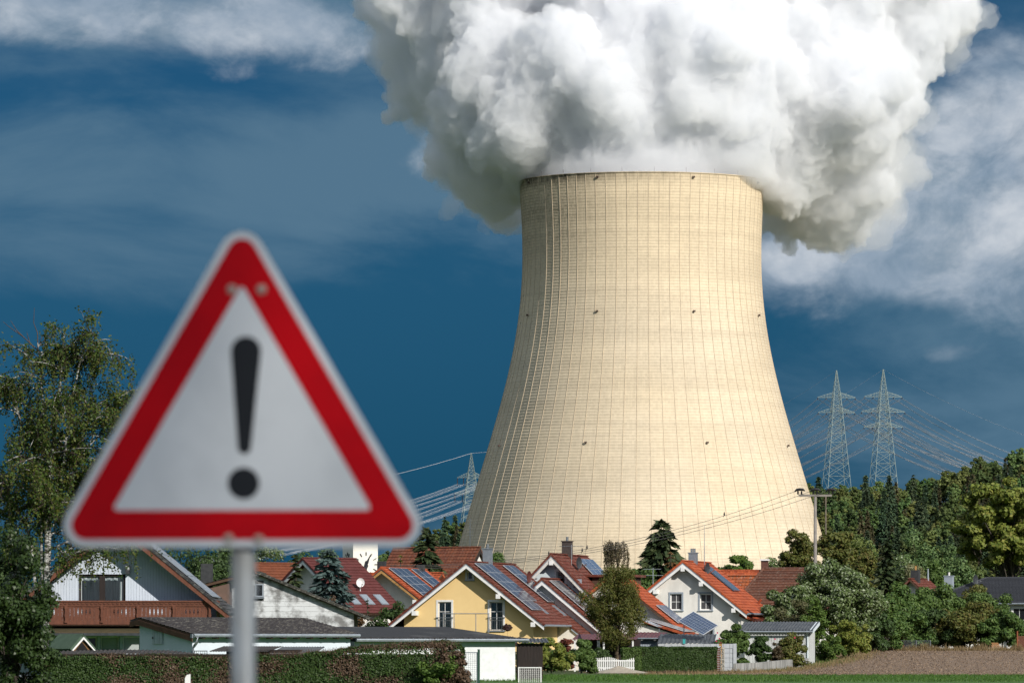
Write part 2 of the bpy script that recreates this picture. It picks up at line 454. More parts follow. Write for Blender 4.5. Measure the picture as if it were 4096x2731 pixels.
for x, y, r, dy in main:     # smaller puffs over the big ones
    for k in range(7):
        aa = rs.uniform(0, 2*math.pi); el = rs.uniform(-.2, 1.3)
        rr = r*rs.uniform(.28, .48)
        px = x + math.cos(aa)*math.cos(el)*r*.85; py = y + math.sin(aa)*math.cos(el)*r*.85
        if 2080 < px < 3050 and py + rr > 700: continue
        balls.append((px, py, rr, dy - math.sin(el)*r*PX*.8, 1.0))
STEAM = vol_mat('steam', .24, .0, (.975, .983, 1.))  # slightly bluish scatter colour imitates skylight in the shaded billows
plume = empty('steam_plume', (TX, TD, 0), 0, 'dense white billowing steam plume pouring out of the cooling tower', 'steam')
tag(link('billow', plume_mesh('billow', balls, 1.3, [(4.2, 30., 'f'), (3.0, 19., 'b'), (2.0, 9., 'b'), (None, 1.0, ''), (1.6, 5., 'b'), (.9, 2.8, 'b'), (.5, 1.5, 'f')], 1, STEAM), plume), 'bright dense steam billows')
veil = [(3640, 640, 110, 40, 1.), (3700, 560, 80, 42, 1.), (3600, 780, 90, 40, 1.), (3520, 880, 80, 40, 1.), (3800, 130, 120, 45, 1.), (3860, 40, 110, 50, 1.), (3740, 220, 70, 42, 1.), (3400, 940, 80, 42, 1.), (1560, 160, 110, 55, 1.), (1640, 420, 60, 55, 1.), (1720, 640, 60, 45, 1.), (1800, 780, 60, 45, 1.), (1930, 850, 60, 48, 1.), (3990, -20, 80, 55, 1.)]
tag(link('veil', plume_mesh('veil', veil, 1.6, [(5., 14., 'f'), (3.2, 7., 'b'), (None, 1.4, ''), (1.2, 3.6, 'f')], 3, vol_mat('thin_steam', .045, .0)), plume), 'thin drifting wisps of steam')
halo = [(x, y, r*1.02+14, dy, sy) for x, y, r, dy, sy in balls[3:] if not (2080 < x < 3050 and y+r > 690)]
tag(link('halo', plume_mesh('halo', halo, 1.9, [(3.5, 20., 'f'), (3.4, 10., 'f'), (None, 1.6, ''), (2.2, 4.5, 'f'), (1.2, 2.6, 'f')], 5, vol_mat('steam_haze', .03, .0)), plume), 'soft misty fringe of the steam')
print('plume', [len(c.data.polygons) for c in plume.children])
# ------------------------------------------------------------------ building materials
WHITE = M('white_render', (.77, .75, .71), (.64, .625, .59), .9, .9, bump=.15, bscale=60, stretch=(1, 1, .4))
WHITE_DIM = M('cloud_dimmed_white', (.62, .68, .76), (.56, .62, .70), .8, .9, bump=.1)  # cloud-dimmed light on the garage put into a cooler wall colour
YELLOW = M('yellow_render', (.80, .585, .28), (.76, .55, .26), .7, .9, bump=.12, bscale=60)
PALEBLUE = M('pale_blue_render', (.60, .67, .70), (.55, .62, .66), .8, .9)
GREYP = M('grey_paint', (.30, .34, .39), (.27, .31, .36), 2, .6)
WPAINT = M('white_paint', (.78, .78, .77), (.70, .70, .70), 3, .5, spec=.4)
WEATHERW = M('weathered_white_wood', (.62, .61, .58), (.36, .33, .29), 3, .8, contrast=(.45, .75), stretch=(1, 1, 4))
ZINC = M('zinc', (.34, .38, .42), (.27, .30, .34), 4, .45, metal=.55)
STEEL = M('bright_steel', (.55, .56, .58), (.45, .46, .48), 4, .3, metal=.9)
DKMETAL = M('dark_metal', (.06, .065, .075), (.04, .045, .05), 4, .5, metal=.3)
DKWOOD = M('dark_brown_wood', (.030, .022, .020), (.020, .015, .014), 3, .8, stretch=(6, 6, .6))
BRWOOD = M('red_brown_wood', (.150, .055, .032), (.105, .040, .025), 2.5, .7, stretch=(5, 5, .8), bump=.2)
LTWOOD = M('golden_wood', (.42, .24, .09), (.34, .18, .06), 3, .7)
SOFFIT = M('soffit_wood', (.10, .055, .035), (.07, .04, .025), 3, .8)
BLACKHOLE = M('dark_interior', (.012, .012, .013), None, 3, .9)
def glass_mat(name, col, rough=.04):
    m, g, p = newmat(name); p.inputs['Base Color'].default_value = (*col, 1); p.inputs['Roughness'].default_value = rough
    p.inputs['Specular IOR Level'].default_value = .6
    return m
GLASS = glass_mat('dark_glass', (.015, .018, .022)); GLASSG = glass_mat('grey_blind_glass', (.07, .07, .075), .12)
CURT = M('net_curtain', (.55, .60, .62), (.20, .23, .25), 14, .9, stretch=(1, 1, .05), contrast=(.3, .7))
def clear_glass():
    m, g, p = newmat('clear_glass')
    t = g.n('ShaderNodeBsdfTransparent'); t.inputs[0].default_value = (.8, .85, .85, 1); gl = g.n('ShaderNodeBsdfGlossy'); gl.inputs['Roughness'].default_value = .03
    fr = g.n('ShaderNodeFresnel'); fr.inputs[0].default_value = 1.6
    mx = g.n('ShaderNodeMixShader'); g.nt.links.new(fr.outputs[0], mx.inputs[0]); g.nt.links.new(t.outputs[0], mx.inputs[1]); g.nt.links.new(gl.outputs[0], mx.inputs[2])
    g.nt.links.new(mx.outputs[0], g.nt.nodes['Material Output'].inputs[0])
    return m
CGLASS = clear_glass()
def tile_mat(name, c1, c2, c3, moss=0., spec=.25, rough=.75):
    """clay or concrete tiles: every tile its own tone, weathering over it"""
    m, g, p = newmat(name); p.inputs['Roughness'].default_value = rough; p.inputs['Specular IOR Level'].default_value = spec
    tc = g.n('ShaderNodeTexCoord'); x, y, z = g.sep(tc.outputs['Object']); oi = g.n('ShaderNodeObjectInfo')
    r = g.white(g.comb(g.math('FLOOR', g.math('DIVIDE', y, .3)), g.math('MULTIPLY', oi.outputs['Random'], 91.), 1.))
    col = g.mix(g.sstep(r, .2, 1.), c1, c2)
    n = g.noise(g.comb(g.math('MULTIPLY', oi.outputs['Random'], 9.), y, x), 1.6, 5, .65)
    col = g.mix(g.sstep(n, .45, .75, 0, .6), col, c3)
    if moss:
        n2 = g.noise(g.vmath('ADD', tc.outputs['Object'], g.comb(oi.outputs['Random'], 0., 0.)), 5, 5, .7)
        col = g.mix(g.sstep(n2, .52, .62, 0, moss), col, (.30, .29, .25))
    g.put(p.inputs['Base Color'], col)
    return m
T_ORANGE = tile_mat('orange_tile', (.40, .088, .030), (.27, .052, .019), (.19, .05, .026), moss=.10)
T_RED = tile_mat('dark_red_tile', (.125, .030, .018), (.100, .025, .016), (.165, .062, .04), moss=.25)
T_BROWN = tile_mat('brown_red_tile', (.185, .060, .030), (.13, .042, .024), (.085, .035, .022), moss=.15)
T_MAROON = tile_mat('maroon_tile', (.110, .030, .028), (.088, .024, .022), (.125, .045, .04))
T_RUST = tile_mat('rust_tile', (.165, .052, .025), (.14, .044, .022), (.10, .035, .020))
T_DARK = tile_mat('dark_weathered_tile', (.030, .030, .032), (.045, .045, .047), (.09, .09, .092), moss=.3)
T_ANTH = tile_mat('anthracite_tile', (.040, .043, .052), (.033, .036, .044), (.05, .053, .06))
T_DKBR = tile_mat('dark_brown_tile', (.115, .045, .027), (.075, .032, .022), (.16, .07, .045), moss=.2)
def solar_mat(name, c1, c2, line, nx, ny, lw=.035, rough=.12):
    """cells on a panel spanning 0..1 in generated space"""
    m, g, p = newmat(name); p.inputs['Roughness'].default_value = rough; p.inputs['Specular IOR Level'].default_value = .7
    tc = g.n('ShaderNodeTexCoord'); x, y, z = g.sep(tc.outputs['Generated'])
    fx = g.math('FRACT', g.math('MULTIPLY', x, nx)); fy = g.math('FRACT', g.math('MULTIPLY', y, ny))
    l = g.math('MAXIMUM', g.math('LESS_THAN', fx, lw), g.math('LESS_THAN', fy, lw))
    ex = g.math('GREATER_THAN', g.math('ABSOLUTE', g.math('SUBTRACT', x, .5)), .482); ey = g.math('GREATER_THAN', g.math('ABSOLUTE', g.math('SUBTRACT', y, .5)), .478)
    r = g.white(g.comb(g.math('FLOOR', g.math('MULTIPLY', x, nx)), g.math('FLOOR', g.math('MULTIPLY', y, ny)), 2.))
    col = g.mix(l, g.mix(r, c1, c2), line)
    col = g.mix(g.math('MAXIMUM', ex, ey), col, (.45, .47, .50))
    g.put(p.inputs['Base Color'], col)
    return m
SOLAR = solar_mat('solar_cells', (.035, .045, .065), (.045, .058, .085), (.16, .18, .21), 6, 10)
SOLARB = solar_mat('blue_solar_cells', (.045, .085, .165), (.055, .10, .19), (.38, .43, .48), 6, 10, .06)
SOLARD = solar_mat('black_solar_cells', (.012, .014, .020), (.016, .019, .028), (.30, .33, .37), 6, 10, .07)
CORR = M('corrugated_grey', (.055, .062, .072), (.085, .092, .10), 1.5, .6)
CORRB = M('corrugated_dark', (.028, .026, .026), (.055, .05, .048), 3, .8)

# ------------------------------------------------------------------ building parts
def wall_face(outer, holes, y, flip=False):
    """front wall polygon (x,z) with rectangular holes -> verts, tris in the plane y"""
    loops = [[Vector((x, z, 0)) for x, z in outer]] + [[Vector((a, c, 0)), Vector((a, d_, 0)), Vector((b, d_, 0)), Vector((b, c, 0))] for a, b, c, d_ in holes]
    tris = tessellate_polygon(loops)
    vs = [(v.x, y, v.y) for l in loops for v in l]
    return vs, [tuple(t) for t in tris]
def window(parent, x, z, w, h, y=0., nx=2, ny=1, frame=WPAINT, glass=GLASS, recess=.13, sur=None, surw=.12, sill=None, fw=.07, bar=.035, curtain=None, box=None, rail=False):
    """window set in an opening; x centre, z bottom; faces -y"""
    y0 = y + recess
    m = MB()
    m.box(x-w/2, x-w/2+fw, y0, y0+.06, z, z+h); m.box(x+w/2-fw, x+w/2, y0, y0+.06, z, z+h)
    m.box(x-w/2+fw, x+w/2-fw, y0, y0+.06, z, z+fw); m.box(x-w/2+fw, x+w/2-fw, y0, y0+.06, z+h-fw, z+h)
    iw = w-2*fw; ih = h-2*fw
    for i in range(1, nx): m.box(x-iw/2+iw*i/nx-bar/2, x-iw/2+iw*i/nx+bar/2, y0-.003, y0+.05, z+fw, z+h-fw)
    for j in range(1, ny):
        for i in range(nx):
            m.box(x-iw/2+iw*i/nx+(bar/2 if i else 0), x-iw/2+iw*(i+1)/nx-(bar/2 if i < nx-1 else 0), y0-.001, y0+.048, z+fw+ih*j/ny-bar/2, z+fw+ih*j/ny+bar/2)
    o = m.build('window', frame, parent)
    pw = iw/nx-bar*.9; ph = ih/ny-bar*.9
    pm = MB().box(-pw/2, pw/2, 0, .012, 0, ph).mesh('pane', CGLASS if curtain else glass)
    for i in range(nx):
        for j in range(ny):
            link('pane', pm, o, (x-iw/2+iw*(i+.5)/nx, y0+.022, z+fw+ih*(j+.5)/ny-ph/2))
    if curtain:
        c = MB(); n = 24
        for i in range(n):
            a = x-iw/2+iw*i/n; b = x-iw/2+iw*(i+1)/n
            ya = y0+.14+.03*math.sin(i*1.9); yb = y0+.14+.03*math.sin((i+1)*1.9)
            c.add([(a, ya, z), (b, yb, z), (b, yb, z+h), (a, ya, z+h)], [(0, 1, 2, 3)])
        c.build('curtain', curtain, o)
    if sur:
        s = MB(); e = surw
        s.box(x-w/2-e, x-w/2, y-.03, y+.02, z-e*.4, z+h+e); s.box(x+w/2, x+w/2+e, y-.03, y+.02, z-e*.4, z+h+e); s.box(x-w/2, x+w/2, y-.028, y+.02, z+h, z+h+e)
        s.build('surround', sur, o)
    if sill is not None:
        MB().box(x-w/2-surw-.03, x+w/2+surw+.03, y-.10, y+.08, z-.09, z-.03).build('sill', sill, o)
    if box is not None:
        MB().box(x-w/2-.02, x+w/2+.02, y-.05, y+.10, z+h-.02, z+h+.22).build('shutter_box', box, o)
    return o
_CM = {}
def course_mesh(L, w, mat, tw=.30, amp=.022):
    key = (round(L, 2), w, mat.name, tw)
    if key in _CM: return _CM[key]
    n = max(2, int(L/tw)); us = []; hs = []
    for k in range(n):
        for f_, h in ((0, 0.), (.36, amp), (.7, amp*.75)): us.append((k+f_)*L/n); hs.append(h)
    us.append(L); hs.append(0.)
    m = MB(); N = len(us)
    vs = [(0, u, .012+h*.4) for u, h in zip(us, hs)] + [(w, u, .050+h) for u, h in zip(us, hs)] + [(w-.005, u, .006) for u in us]
    fs = [(i, i+1, N+i+1, N+i) for i in range(N-1)] + [(N+i, N+i+1, 2*N+i+1, 2*N+i) for i in range(N-1)]
    m.add(vs, fs)
    me = m.mesh('tile_course', mat); _CM[key] = me
    return me
_VM = {}
def shared(key, fn):
    if key not in _VM: _VM[key] = fn()
    return _VM[key]
def roof_slope(parent, side, zr, pitch, sl, ya, yb, mat, deck=SOFFIT, tv=.14, tiled=True, course=.34, x0=0., verge=False, name='roof_slope'):
    """one slope hung from the ridge; side +1 right, -1 left; children live in slope coordinates (x down-slope, y along ridge)"""
    if side < 0: ya, yb = -yb, -ya
    m = MB().box(0, sl, ya, yb, -tv, 0)
    o = m.build(name, deck if tiled else mat, parent, (x0, 0, zr), (0, pitch, 0 if side > 0 else math.pi))
    if tiled:
        n = max(1, round(sl/course)); c = sl/n
        me = course_mesh(yb-ya+.04, round(c+.05, 3), mat)
        for k in range(n): link('tile_course', me, o, (k*c-.03, ya-.02, 0))
        if verge:
            vm = shared(('verge', mat.name, round(c, 2)), lambda: MB().add(
                [(0, 0, .02), (c+.03, 0, .055), (c+.03, .14, .085), (0, .14, .05), (0, 0, -.10), (c+.03, 0, -.08), (c+.03, .14, -.08), (0, .14, -.10)],
                [(0, 1, 2, 3), (0, 4, 5, 1), (1, 5, 6, 2), (2, 6, 7, 3), (3, 7, 4, 0), (7, 6, 5, 4)]).mesh('verge_tile', mat))
            for k in range(n): link('verge_tile', vm, o, (k*c, (ya-.09) if side > 0 else (yb-.05), .012))
    return o
def ridge_tiles(parent, zr, ya, yb, mat, x0=0.):
    def mk():
        m = MB(); n = 6; L = .40
        for j, (u, r) in enumerate(((0, .125), (L, .105))):
            for k in range(n+1):
                w = math.pi*k/n; m.v.append((r*math.cos(w)*1.15, u, r*math.sin(w)*.75-.02))
        for k in range(n): m.f.append((k, k+1, n+2+k, n+1+k))
        m.f.append(tuple(range(n+1)))
        return m.mesh('ridge_tile', mat, False)
    me = shared(('ridge', mat.name), mk)
    n = int((yb-ya)/.36)
    for k in range(n): link('ridge_tile', me, parent, (x0, ya+k*(yb-ya)/n, zr+.03))
def panel_array(slope, s0, y0, ns, ny, mat, ps=1.0, py=1.62, gap=.025, lift=.13, name='solar_panel'):
    me = shared(('panel', mat.name, ps, py), lambda: MB().box(0, ps, 0, py, 0, .045).mesh(name, mat))
    for i in range(ns):
        for j in range(ny): link(name, me, slope, (s0+i*(ps+gap), y0+j*(py+gap), lift))
def skylight(slope, s, y, w=.75, l=1.15, lift=.09):
    o = MB().box(s, s+l, y, y+w, 0, lift).build('skylight', ZINC, slope)
    return o
def skylight_glass(slope, s, y, w=.75, l=1.15, lift=.10):
    return MB().box(s+.08, s+l-.06, y+.07, y+w-.07, lift-.02, lift+.006).build('skylight_pane', SKYGL, slope)
SKYGL = glass_mat('skylight_glass', (.22, .26, .30), .05)
def dish(parent, loc, rz, r=.36, mat=DKMETAL, mast=1.1, back=-1):
    """satellite dish on a mast, aimed along local -y"""
    m = MB(); m.tube([(0, 0, -mast), (0, 0, .1)], .03, 6)
    b = len(m.v); n = 14
    rows = [(0, .10), (.5, .075), (.85, .02), (1.0, -.02)]
    for q, dy in rows:
        for k in range(n):
            w = 2*math.pi*k/n; m.v.append((r*q*math.cos(w), -.06+dy-.02, r*1.08*q*math.sin(w)+.05))
    for i in range(len(rows)-1):
        for k in range(n): m.f.append((b+i*n+k, b+i*n+(k+1) % n, b+(i+1)*n+(k+1) % n, b+(i+1)*n+k))
    o = m.build('satellite_dish', mat, parent, loc, (0, 0, rz))
    a = MB(); a.bar((0, -.05, -.38), (0, -.62, -.10), .04); a.box(-.05, .05, -.70, -.58, -.13, -.04)
    a.build('feed_arm', STEEL, o)
    return o
def chimney(parent, x, y, z0, z1, w=.55, d=.55, mat=ZINC, cap=True, flues=1, capm=STEEL):
    m = MB().box(x-w/2, x+w/2, y-d/2, y+d/2, z0, z1)
    if cap: m.box(x-w/2-.05, x+w/2+.05, y-d/2-.05, y+d/2+.05, z1, z1+.07)
    o = m.build('chimney', mat, parent)
    for k in range(flues):
        MB().tube([(x+(k-(flues-1)/2)*.2, y, z1), (x+(k-(flues-1)/2)*.2, y, z1+.36)], .09, 10).build('flue', capm, o)
    return o
def gable_house(name, label, px, py, D, rot, hw, pitch, L, of=.6, ob=.4, oe=.55, wall=WHITE, tile=T_RED, tiled='R', hwl=None, wins=(), barge=WPAINT, verge=True,
                course=.34, gut='R', brackets=(), cat='house', ridge=True, side_over=None, wall_back=None, fascia=GREYP, group=None, floor=-.5, bargeh=.24):
    """house whose gable faces local -y; (px,py) is where the front ridge end stands in the photograph"""
    rot = R(rot); P = R(pitch); t = math.tan(P); hwl = hwl or hw
    zr = wz(py, D)
    root = empty(name, (wx(px, D)-of*math.sin(rot), D+of*math.cos(rot), 0), rot, label, cat, group)
    tv = .16; tvz = tv/math.cos(P)
    wl = hwl-oe; wr = hw-oe
    zu = lambda x: zr-tvz-.01-t*abs(x)
    holes = [(w['x']-w['w']/2, w['x']+w['w']/2, w['z'], w['z']+w['h']) for w in wins]
    outer = [(-wl, floor), (wr, floor), (wr, zu(wr)), (0, zr-tvz-.01), (-wl, zu(wl))]
    m = MB(); vs, fs = wall_face(outer, holes, 0.); m.add(vs, fs)
    for a, b, c, d_ in holes:   # reveals
        q = .22
        m.add([(a, 0, c), (b, 0, c), (b, q, c), (a, q, c), (a, 0, d_), (b, 0, d_), (b, q, d_), (a, q, d_)], [(0, 1, 2, 3), (4, 7, 6, 5), (0, 3, 7, 4), (1, 5, 6, 2)])
    n = len(outer)
    m.add([(x, 0, z) for x, z in outer]+[(x, L, z) for x, z in outer], [(1, 2, n+2, n+1), (0, n, n+4, 4), tuple(range(n, 2*n))])
    m.build('wall', wall, root)
    for w in wins:
        w = dict(w); window(root, w.pop('x'), w.pop('z'), w.pop('w'), w.pop('h'), **w)
    sr = roof_slope(root, 1, zr, P, hw/math.cos(P), -of, L+ob, tile, tiled='R' in tiled, verge=verge and 'R' in tiled, course=course)
    sl = roof_slope(root, -1, zr, P, hwl/math.cos(P), -of, L+ob, tile, tiled='L' in tiled, verge=verge and 'L' in tiled, course=course)
    if 'L' not in tiled and verge:      # a row of verge tiles still shows on the far slope's front edge
        n = round(hwl/math.cos(P)/course); c = hwl/math.cos(P)/n
        vm = shared(('vergeF', tile.name, round(c, 2)), lambda: MB().box(0, c-.02, -.10, .05, -.10, .06).mesh('verge_tile', tile))
        for k in range(n): link('verge_tile', vm, sl, (k*c, of-.0+.045, .0))
    if ridge: ridge_tiles(root, zr, -of-.02, L+ob, tile)
    if barge:
        for s_, h_, nm in ((1, hw, sr), (-1, hwl, sl)):
            b = MB(); e = bargeh
            zt = -.10/math.cos(P)
            xa = .0; xb = s_*(h_-.02)
            y0 = -of-.045
            pts = [(xa, y0, zr+zt), (xb, y0, zr+zt-t*abs(xb)), (xb, y0, zr+zt-t*abs(xb)-e), (xa, y0, zr+zt-e/math.cos(P)*1.0)]
            b.poly(pts, (0, .04, 0)); b.build('barge_board', barge, root)
            f_ = MB(); pts = [(xa, y0-.012, zr+zt+.02), (xb, y0-.012, zr+zt+.02-t*abs(xb)), (xb, y0-.012, zr+zt-.08-t*abs(xb)), (xa, y0-.012, zr+zt-.08)]
            if fascia is not None: f_.poly(pts, (0, .01, 0)); f_.build('verge_trim', fascia, root)
    for bx in brackets:
        zb = zr-tvz-t*abs(bx)-.02
        MB().box(bx-.14, bx+.14, -of-.10, -.002, zb-.52, zb-.22).build('purlin_end', WPAINT, root)
    for s_, h_ in ((1, hw), (-1, hwl)):
        if ('R' if s_ > 0 else 'L') in gut:
            ze = zr-t*h_-.02
            MB().tube([(s_*(h_+.06), -of, ze-.03), (s_*(h_+.06), L+ob, ze-.03)], .075, 8).build('gutter', ZINC, root)
    return root, sr, sl, zr
def corrugated(name, x0, x1, y0, y1, z0, z1, mat, parent, pitch=.18, amp=.03, axis='y'):
    """sheet sloping from y0/z0 to y1/z1 with waves across x; two sheets of real thickness"""
    n = int((x1-x0)/pitch*4); m = MB()
    for k in range(n+1):
        x = x0+(x1-x0)*k/n; h = amp*math.sin(2*math.pi*(x-x0)/pitch)
        m.v += [(x, y0, z0+h), (x, y1, z1+h), (x, y0, z0+h-.012), (x, y1, z1+h-.012)]
    for k in range(n):
        a = 4*k; b = a+4
        m.f += [(a, b, b+1, a+1), (a+2, a+3, b+3, b+2), (a, a+2, b+2, b), (a+1, b+1, b+3, a+3)]
    return m.build(name, mat, parent)

# ------------------------------------------------------------------ vegetation
def leaves(pts, nrm, size, rng, aspect=.6, jitter=.35):
    """one bent leaf face (a quad) for every point"""
    n = len(pts)
    t = rng.normal(size=(n, 3)); t -= nrm*(t*nrm).sum(1)[:, None]; t /= np.linalg.norm(t, axis=1)[:, None]+1e-9
    b = np.cross(nrm, t)
    s = size*rng.uniform(1-jitter, 1+jitter, n)[:, None]
    v = np.stack([pts-t*s*.5, pts+b*s*aspect*.5+nrm*s*.06, pts+t*s*.5, pts-b*s*aspect*.5+nrm*s*.06], 1).reshape(-1, 3)
    return v, np.arange(4*n).reshape(-1, 4)
def unit(v): return v/(np.linalg.norm(v, axis=1)[:, None]+1e-9)
def clump_cloud(clumps, n, rng, shell=.5, up=.35, rand=.8):
    """leaf points over a set of ellipsoid clumps (rows cx cy cz rx ry rz)"""
    c = np.asarray(clumps, float)
    w = (c[:, 3]*c[:, 4]+c[:, 4]*c[:, 5]+c[:, 3]*c[:, 5]); w /= w.sum()
    k = rng.choice(len(c), n, p=w)
    d_ = unit(rng.normal(size=(n, 3)))
    fr = shell + (1.06-shell)*rng.random(n)**.55
    p = c[k, :3] + d_*c[k, 3:]*fr[:, None]
    nr = unit(d_ + np.array([0, 0, up]) + rng.normal(size=(n, 3))*rand*.6)
    return p, nr
def crown(cx, cy, cz, rx, ry, rz, nclump, rng, lo=-.85, csize=(.22, .36), flat=.8, bottom=None):
    out = []
    for _ in range(nclump):
        d_ = rng.normal(size=3); d_ /= np.linalg.norm(d_)
        if d_[2] < lo: d_[2] *= -.4
        f_ = rng.uniform(.30, 1.)**.6
        s = rng.uniform(*csize)*(rx+ry+rz)/3
        out.append((cx+d_[0]*rx*f_, cy+d_[1]*ry*f_, cz+d_[2]*rz*f_, s*rng.uniform(.85, 1.25), s*rng.uniform(.85, 1.25), s*flat*rng.uniform(.8, 1.15)))
    return out
def limb(m, a, b, r0, r1, rng, seg=5, wob=.06, n=6):
    a = np.array(a, float); b = np.array(b, float); L = np.linalg.norm(b-a)
    pts = [a+(b-a)*i/seg + (rng.normal(size=3)*L*wob*(0 if i in (0, seg) else 1)) for i in range(seg+1)]
    m.tube(pts, [r0+(r1-r0)*i/seg for i in range(seg+1)], n)
    return pts
BARK = M('bark', (.09, .075, .06), (.05, .042, .036), 6, .95, bump=.5, bscale=12)
def broadleaf(name, label, px, D, z0, ztop, w, mat, n, size, seed, nclump=26, dy=0, trunk=True, base=.18, cat='tree', group=None, csize=(.22, .36), shell=.5, depth=None, aspect=.6,
              bark=None, flat=.8, px_is_x=False, up=.35, top_taper=0., inner=.0, lo=-.85, rand=.8):
    """tree or shrub: trunk with limbs, crown of leaf clumps. ztop and w in metres, px where it stands in the photograph"""
    rng = np.random.default_rng(seed)
    x = px if px_is_x else wx(px, D)
    root = empty(name, (x, D, z0), 0, label, cat, group)
    H = ztop-z0; zc = H*(base+(1-base)*.5); rz = H*(1-base)*.5; ry = (depth or w)/2; rx = w/2
    if cat != 'tree': zc = H*.36; rz = H*.64
    cl = crown(0, 0, zc, rx*.84, ry*.84, rz*.84, nclump, rng, csize=csize, flat=flat, lo=lo)
    if top_taper:
        cl = [(c[0]*(1-top_taper*max(0, (c[2]-zc)/rz)), c[1]*(1-top_taper*max(0, (c[2]-zc)/rz)), *c[2:]) for c in cl]
    if cat == 'tree' or True:      # a loose inner fill so that the crown is not hollow
        cl = cl + [(c[0]*.5, c[1]*.5, zc+(c[2]-zc)*.6, c[3]*1.1, c[4]*1.1, c[5]*1.1) for c in cl[::4]]
    p, nr = clump_cloud(cl, n, rng, shell=shell, up=up, rand=rand)
    lo_ = .04*H if base < .1 else base*H*.4
    keep = p[:, 2] > (.02 if cat != 'tree' else lo_*.3); p = p[keep]; nr = nr[keep]
    v, q = leaves(p, nr, size, rng, aspect)
    link('crown' if cat == 'tree' else 'foliage', np_mesh('crown', v, q, mat), root)
    if trunk:
        m = MB(); r0 = max(.04, .02*H)
        top = (0, 0, zc+rz*.25)
        limb(m, (0, 0, -.1), top, r0, r0*.35, rng, 6, .015, 8)
        for c in cl[::2]:
            f_ = rng.uniform(.25, .85); limb(m, (0, 0, top[2]*f_), c[:3], r0*.42*(1.1-f_), r0*.07, rng, 4, .05, 5)
        m.build('trunk', bark or BARK, root)
    return root
def conifer_mesh(h, r, levels, per, rng, mat, size, droop=.35, shape=.85, base=.06, aspect=.32, dens=9, upturn=.0, name='crown'):
    pts = []; nrm = []
    tt = []
    for i in range(levels):
        f_ = base+(1-base)*(i+rng.uniform(0, .7))/levels
        z = h*f_; rr = r*(1-f_)**shape*rng.uniform(.82, 1.12)+.02*r
        for k in range(max(4, int(per*(.45+.55*(1-f_))))):
            a = rng.uniform(0, 2*math.pi); L = rr*rng.uniform(.65, 1.1)
            m_ = max(3, int(dens*(.35+L/r)))
            u = rng.uniform(.12, 1., m_)**.8
            lat = rng.normal(size=m_)*.13*L*(1.15-u)
            x = np.cos(a)*u*L - np.sin(a)*lat; y = np.sin(a)*u*L + np.cos(a)*lat
            zz = z - droop*L*u**1.4 + upturn*L*u**3 + rng.normal(size=m_)*.03*L
            pts.append(np.stack([x, y, zz], 1))
            dirv = np.stack([np.cos(a)-np.sin(a)*lat/(L*.4+.01), np.sin(a)+np.cos(a)*lat/(L*.4+.01), -droop*1.2*u-.15], 1)
            tt.append(dirv)
    p = np.concatenate(pts); t = unit(np.concatenate(tt)+rng.normal(size=(len(p), 3))*.25)
    n = len(p); up = np.tile([0, 0, 1.], (n, 1)) + rng.normal(size=(n, 3))*.5
    b = unit(np.cross(t, up)); nr = np.cross(b, t)
    s = size*rng.uniform(.7, 1.35, n)[:, None]
    v = np.stack([p-t*s*.4, p+b*s*aspect*.5-nr*s*.05, p+t*s*.6, p-b*s*aspect*.5-nr*s*.05], 1).reshape(-1, 3)
    return np_mesh(name, v, np.arange(4*n).reshape(-1, 4), mat)
def conifer(name, label, px, D, z0, ztop, w, mat, seed, levels=26, per=13, size=.5, group=None, cat='tree', **kw):
    rng = np.random.default_rng(seed); h = ztop-z0
    root = empty(name, (wx(px, D), D, z0), 0, label, cat, group)
    link('crown', conifer_mesh(h, w/2, levels, per, rng, mat, size, **kw), root)
    m = MB(); m.tube([(0, 0, -.1), (0, 0, h*.5), (0, 0, h*.98)], [.018*h, .011*h, .003*h], 7); m.build('trunk', BARK, root)
    return root
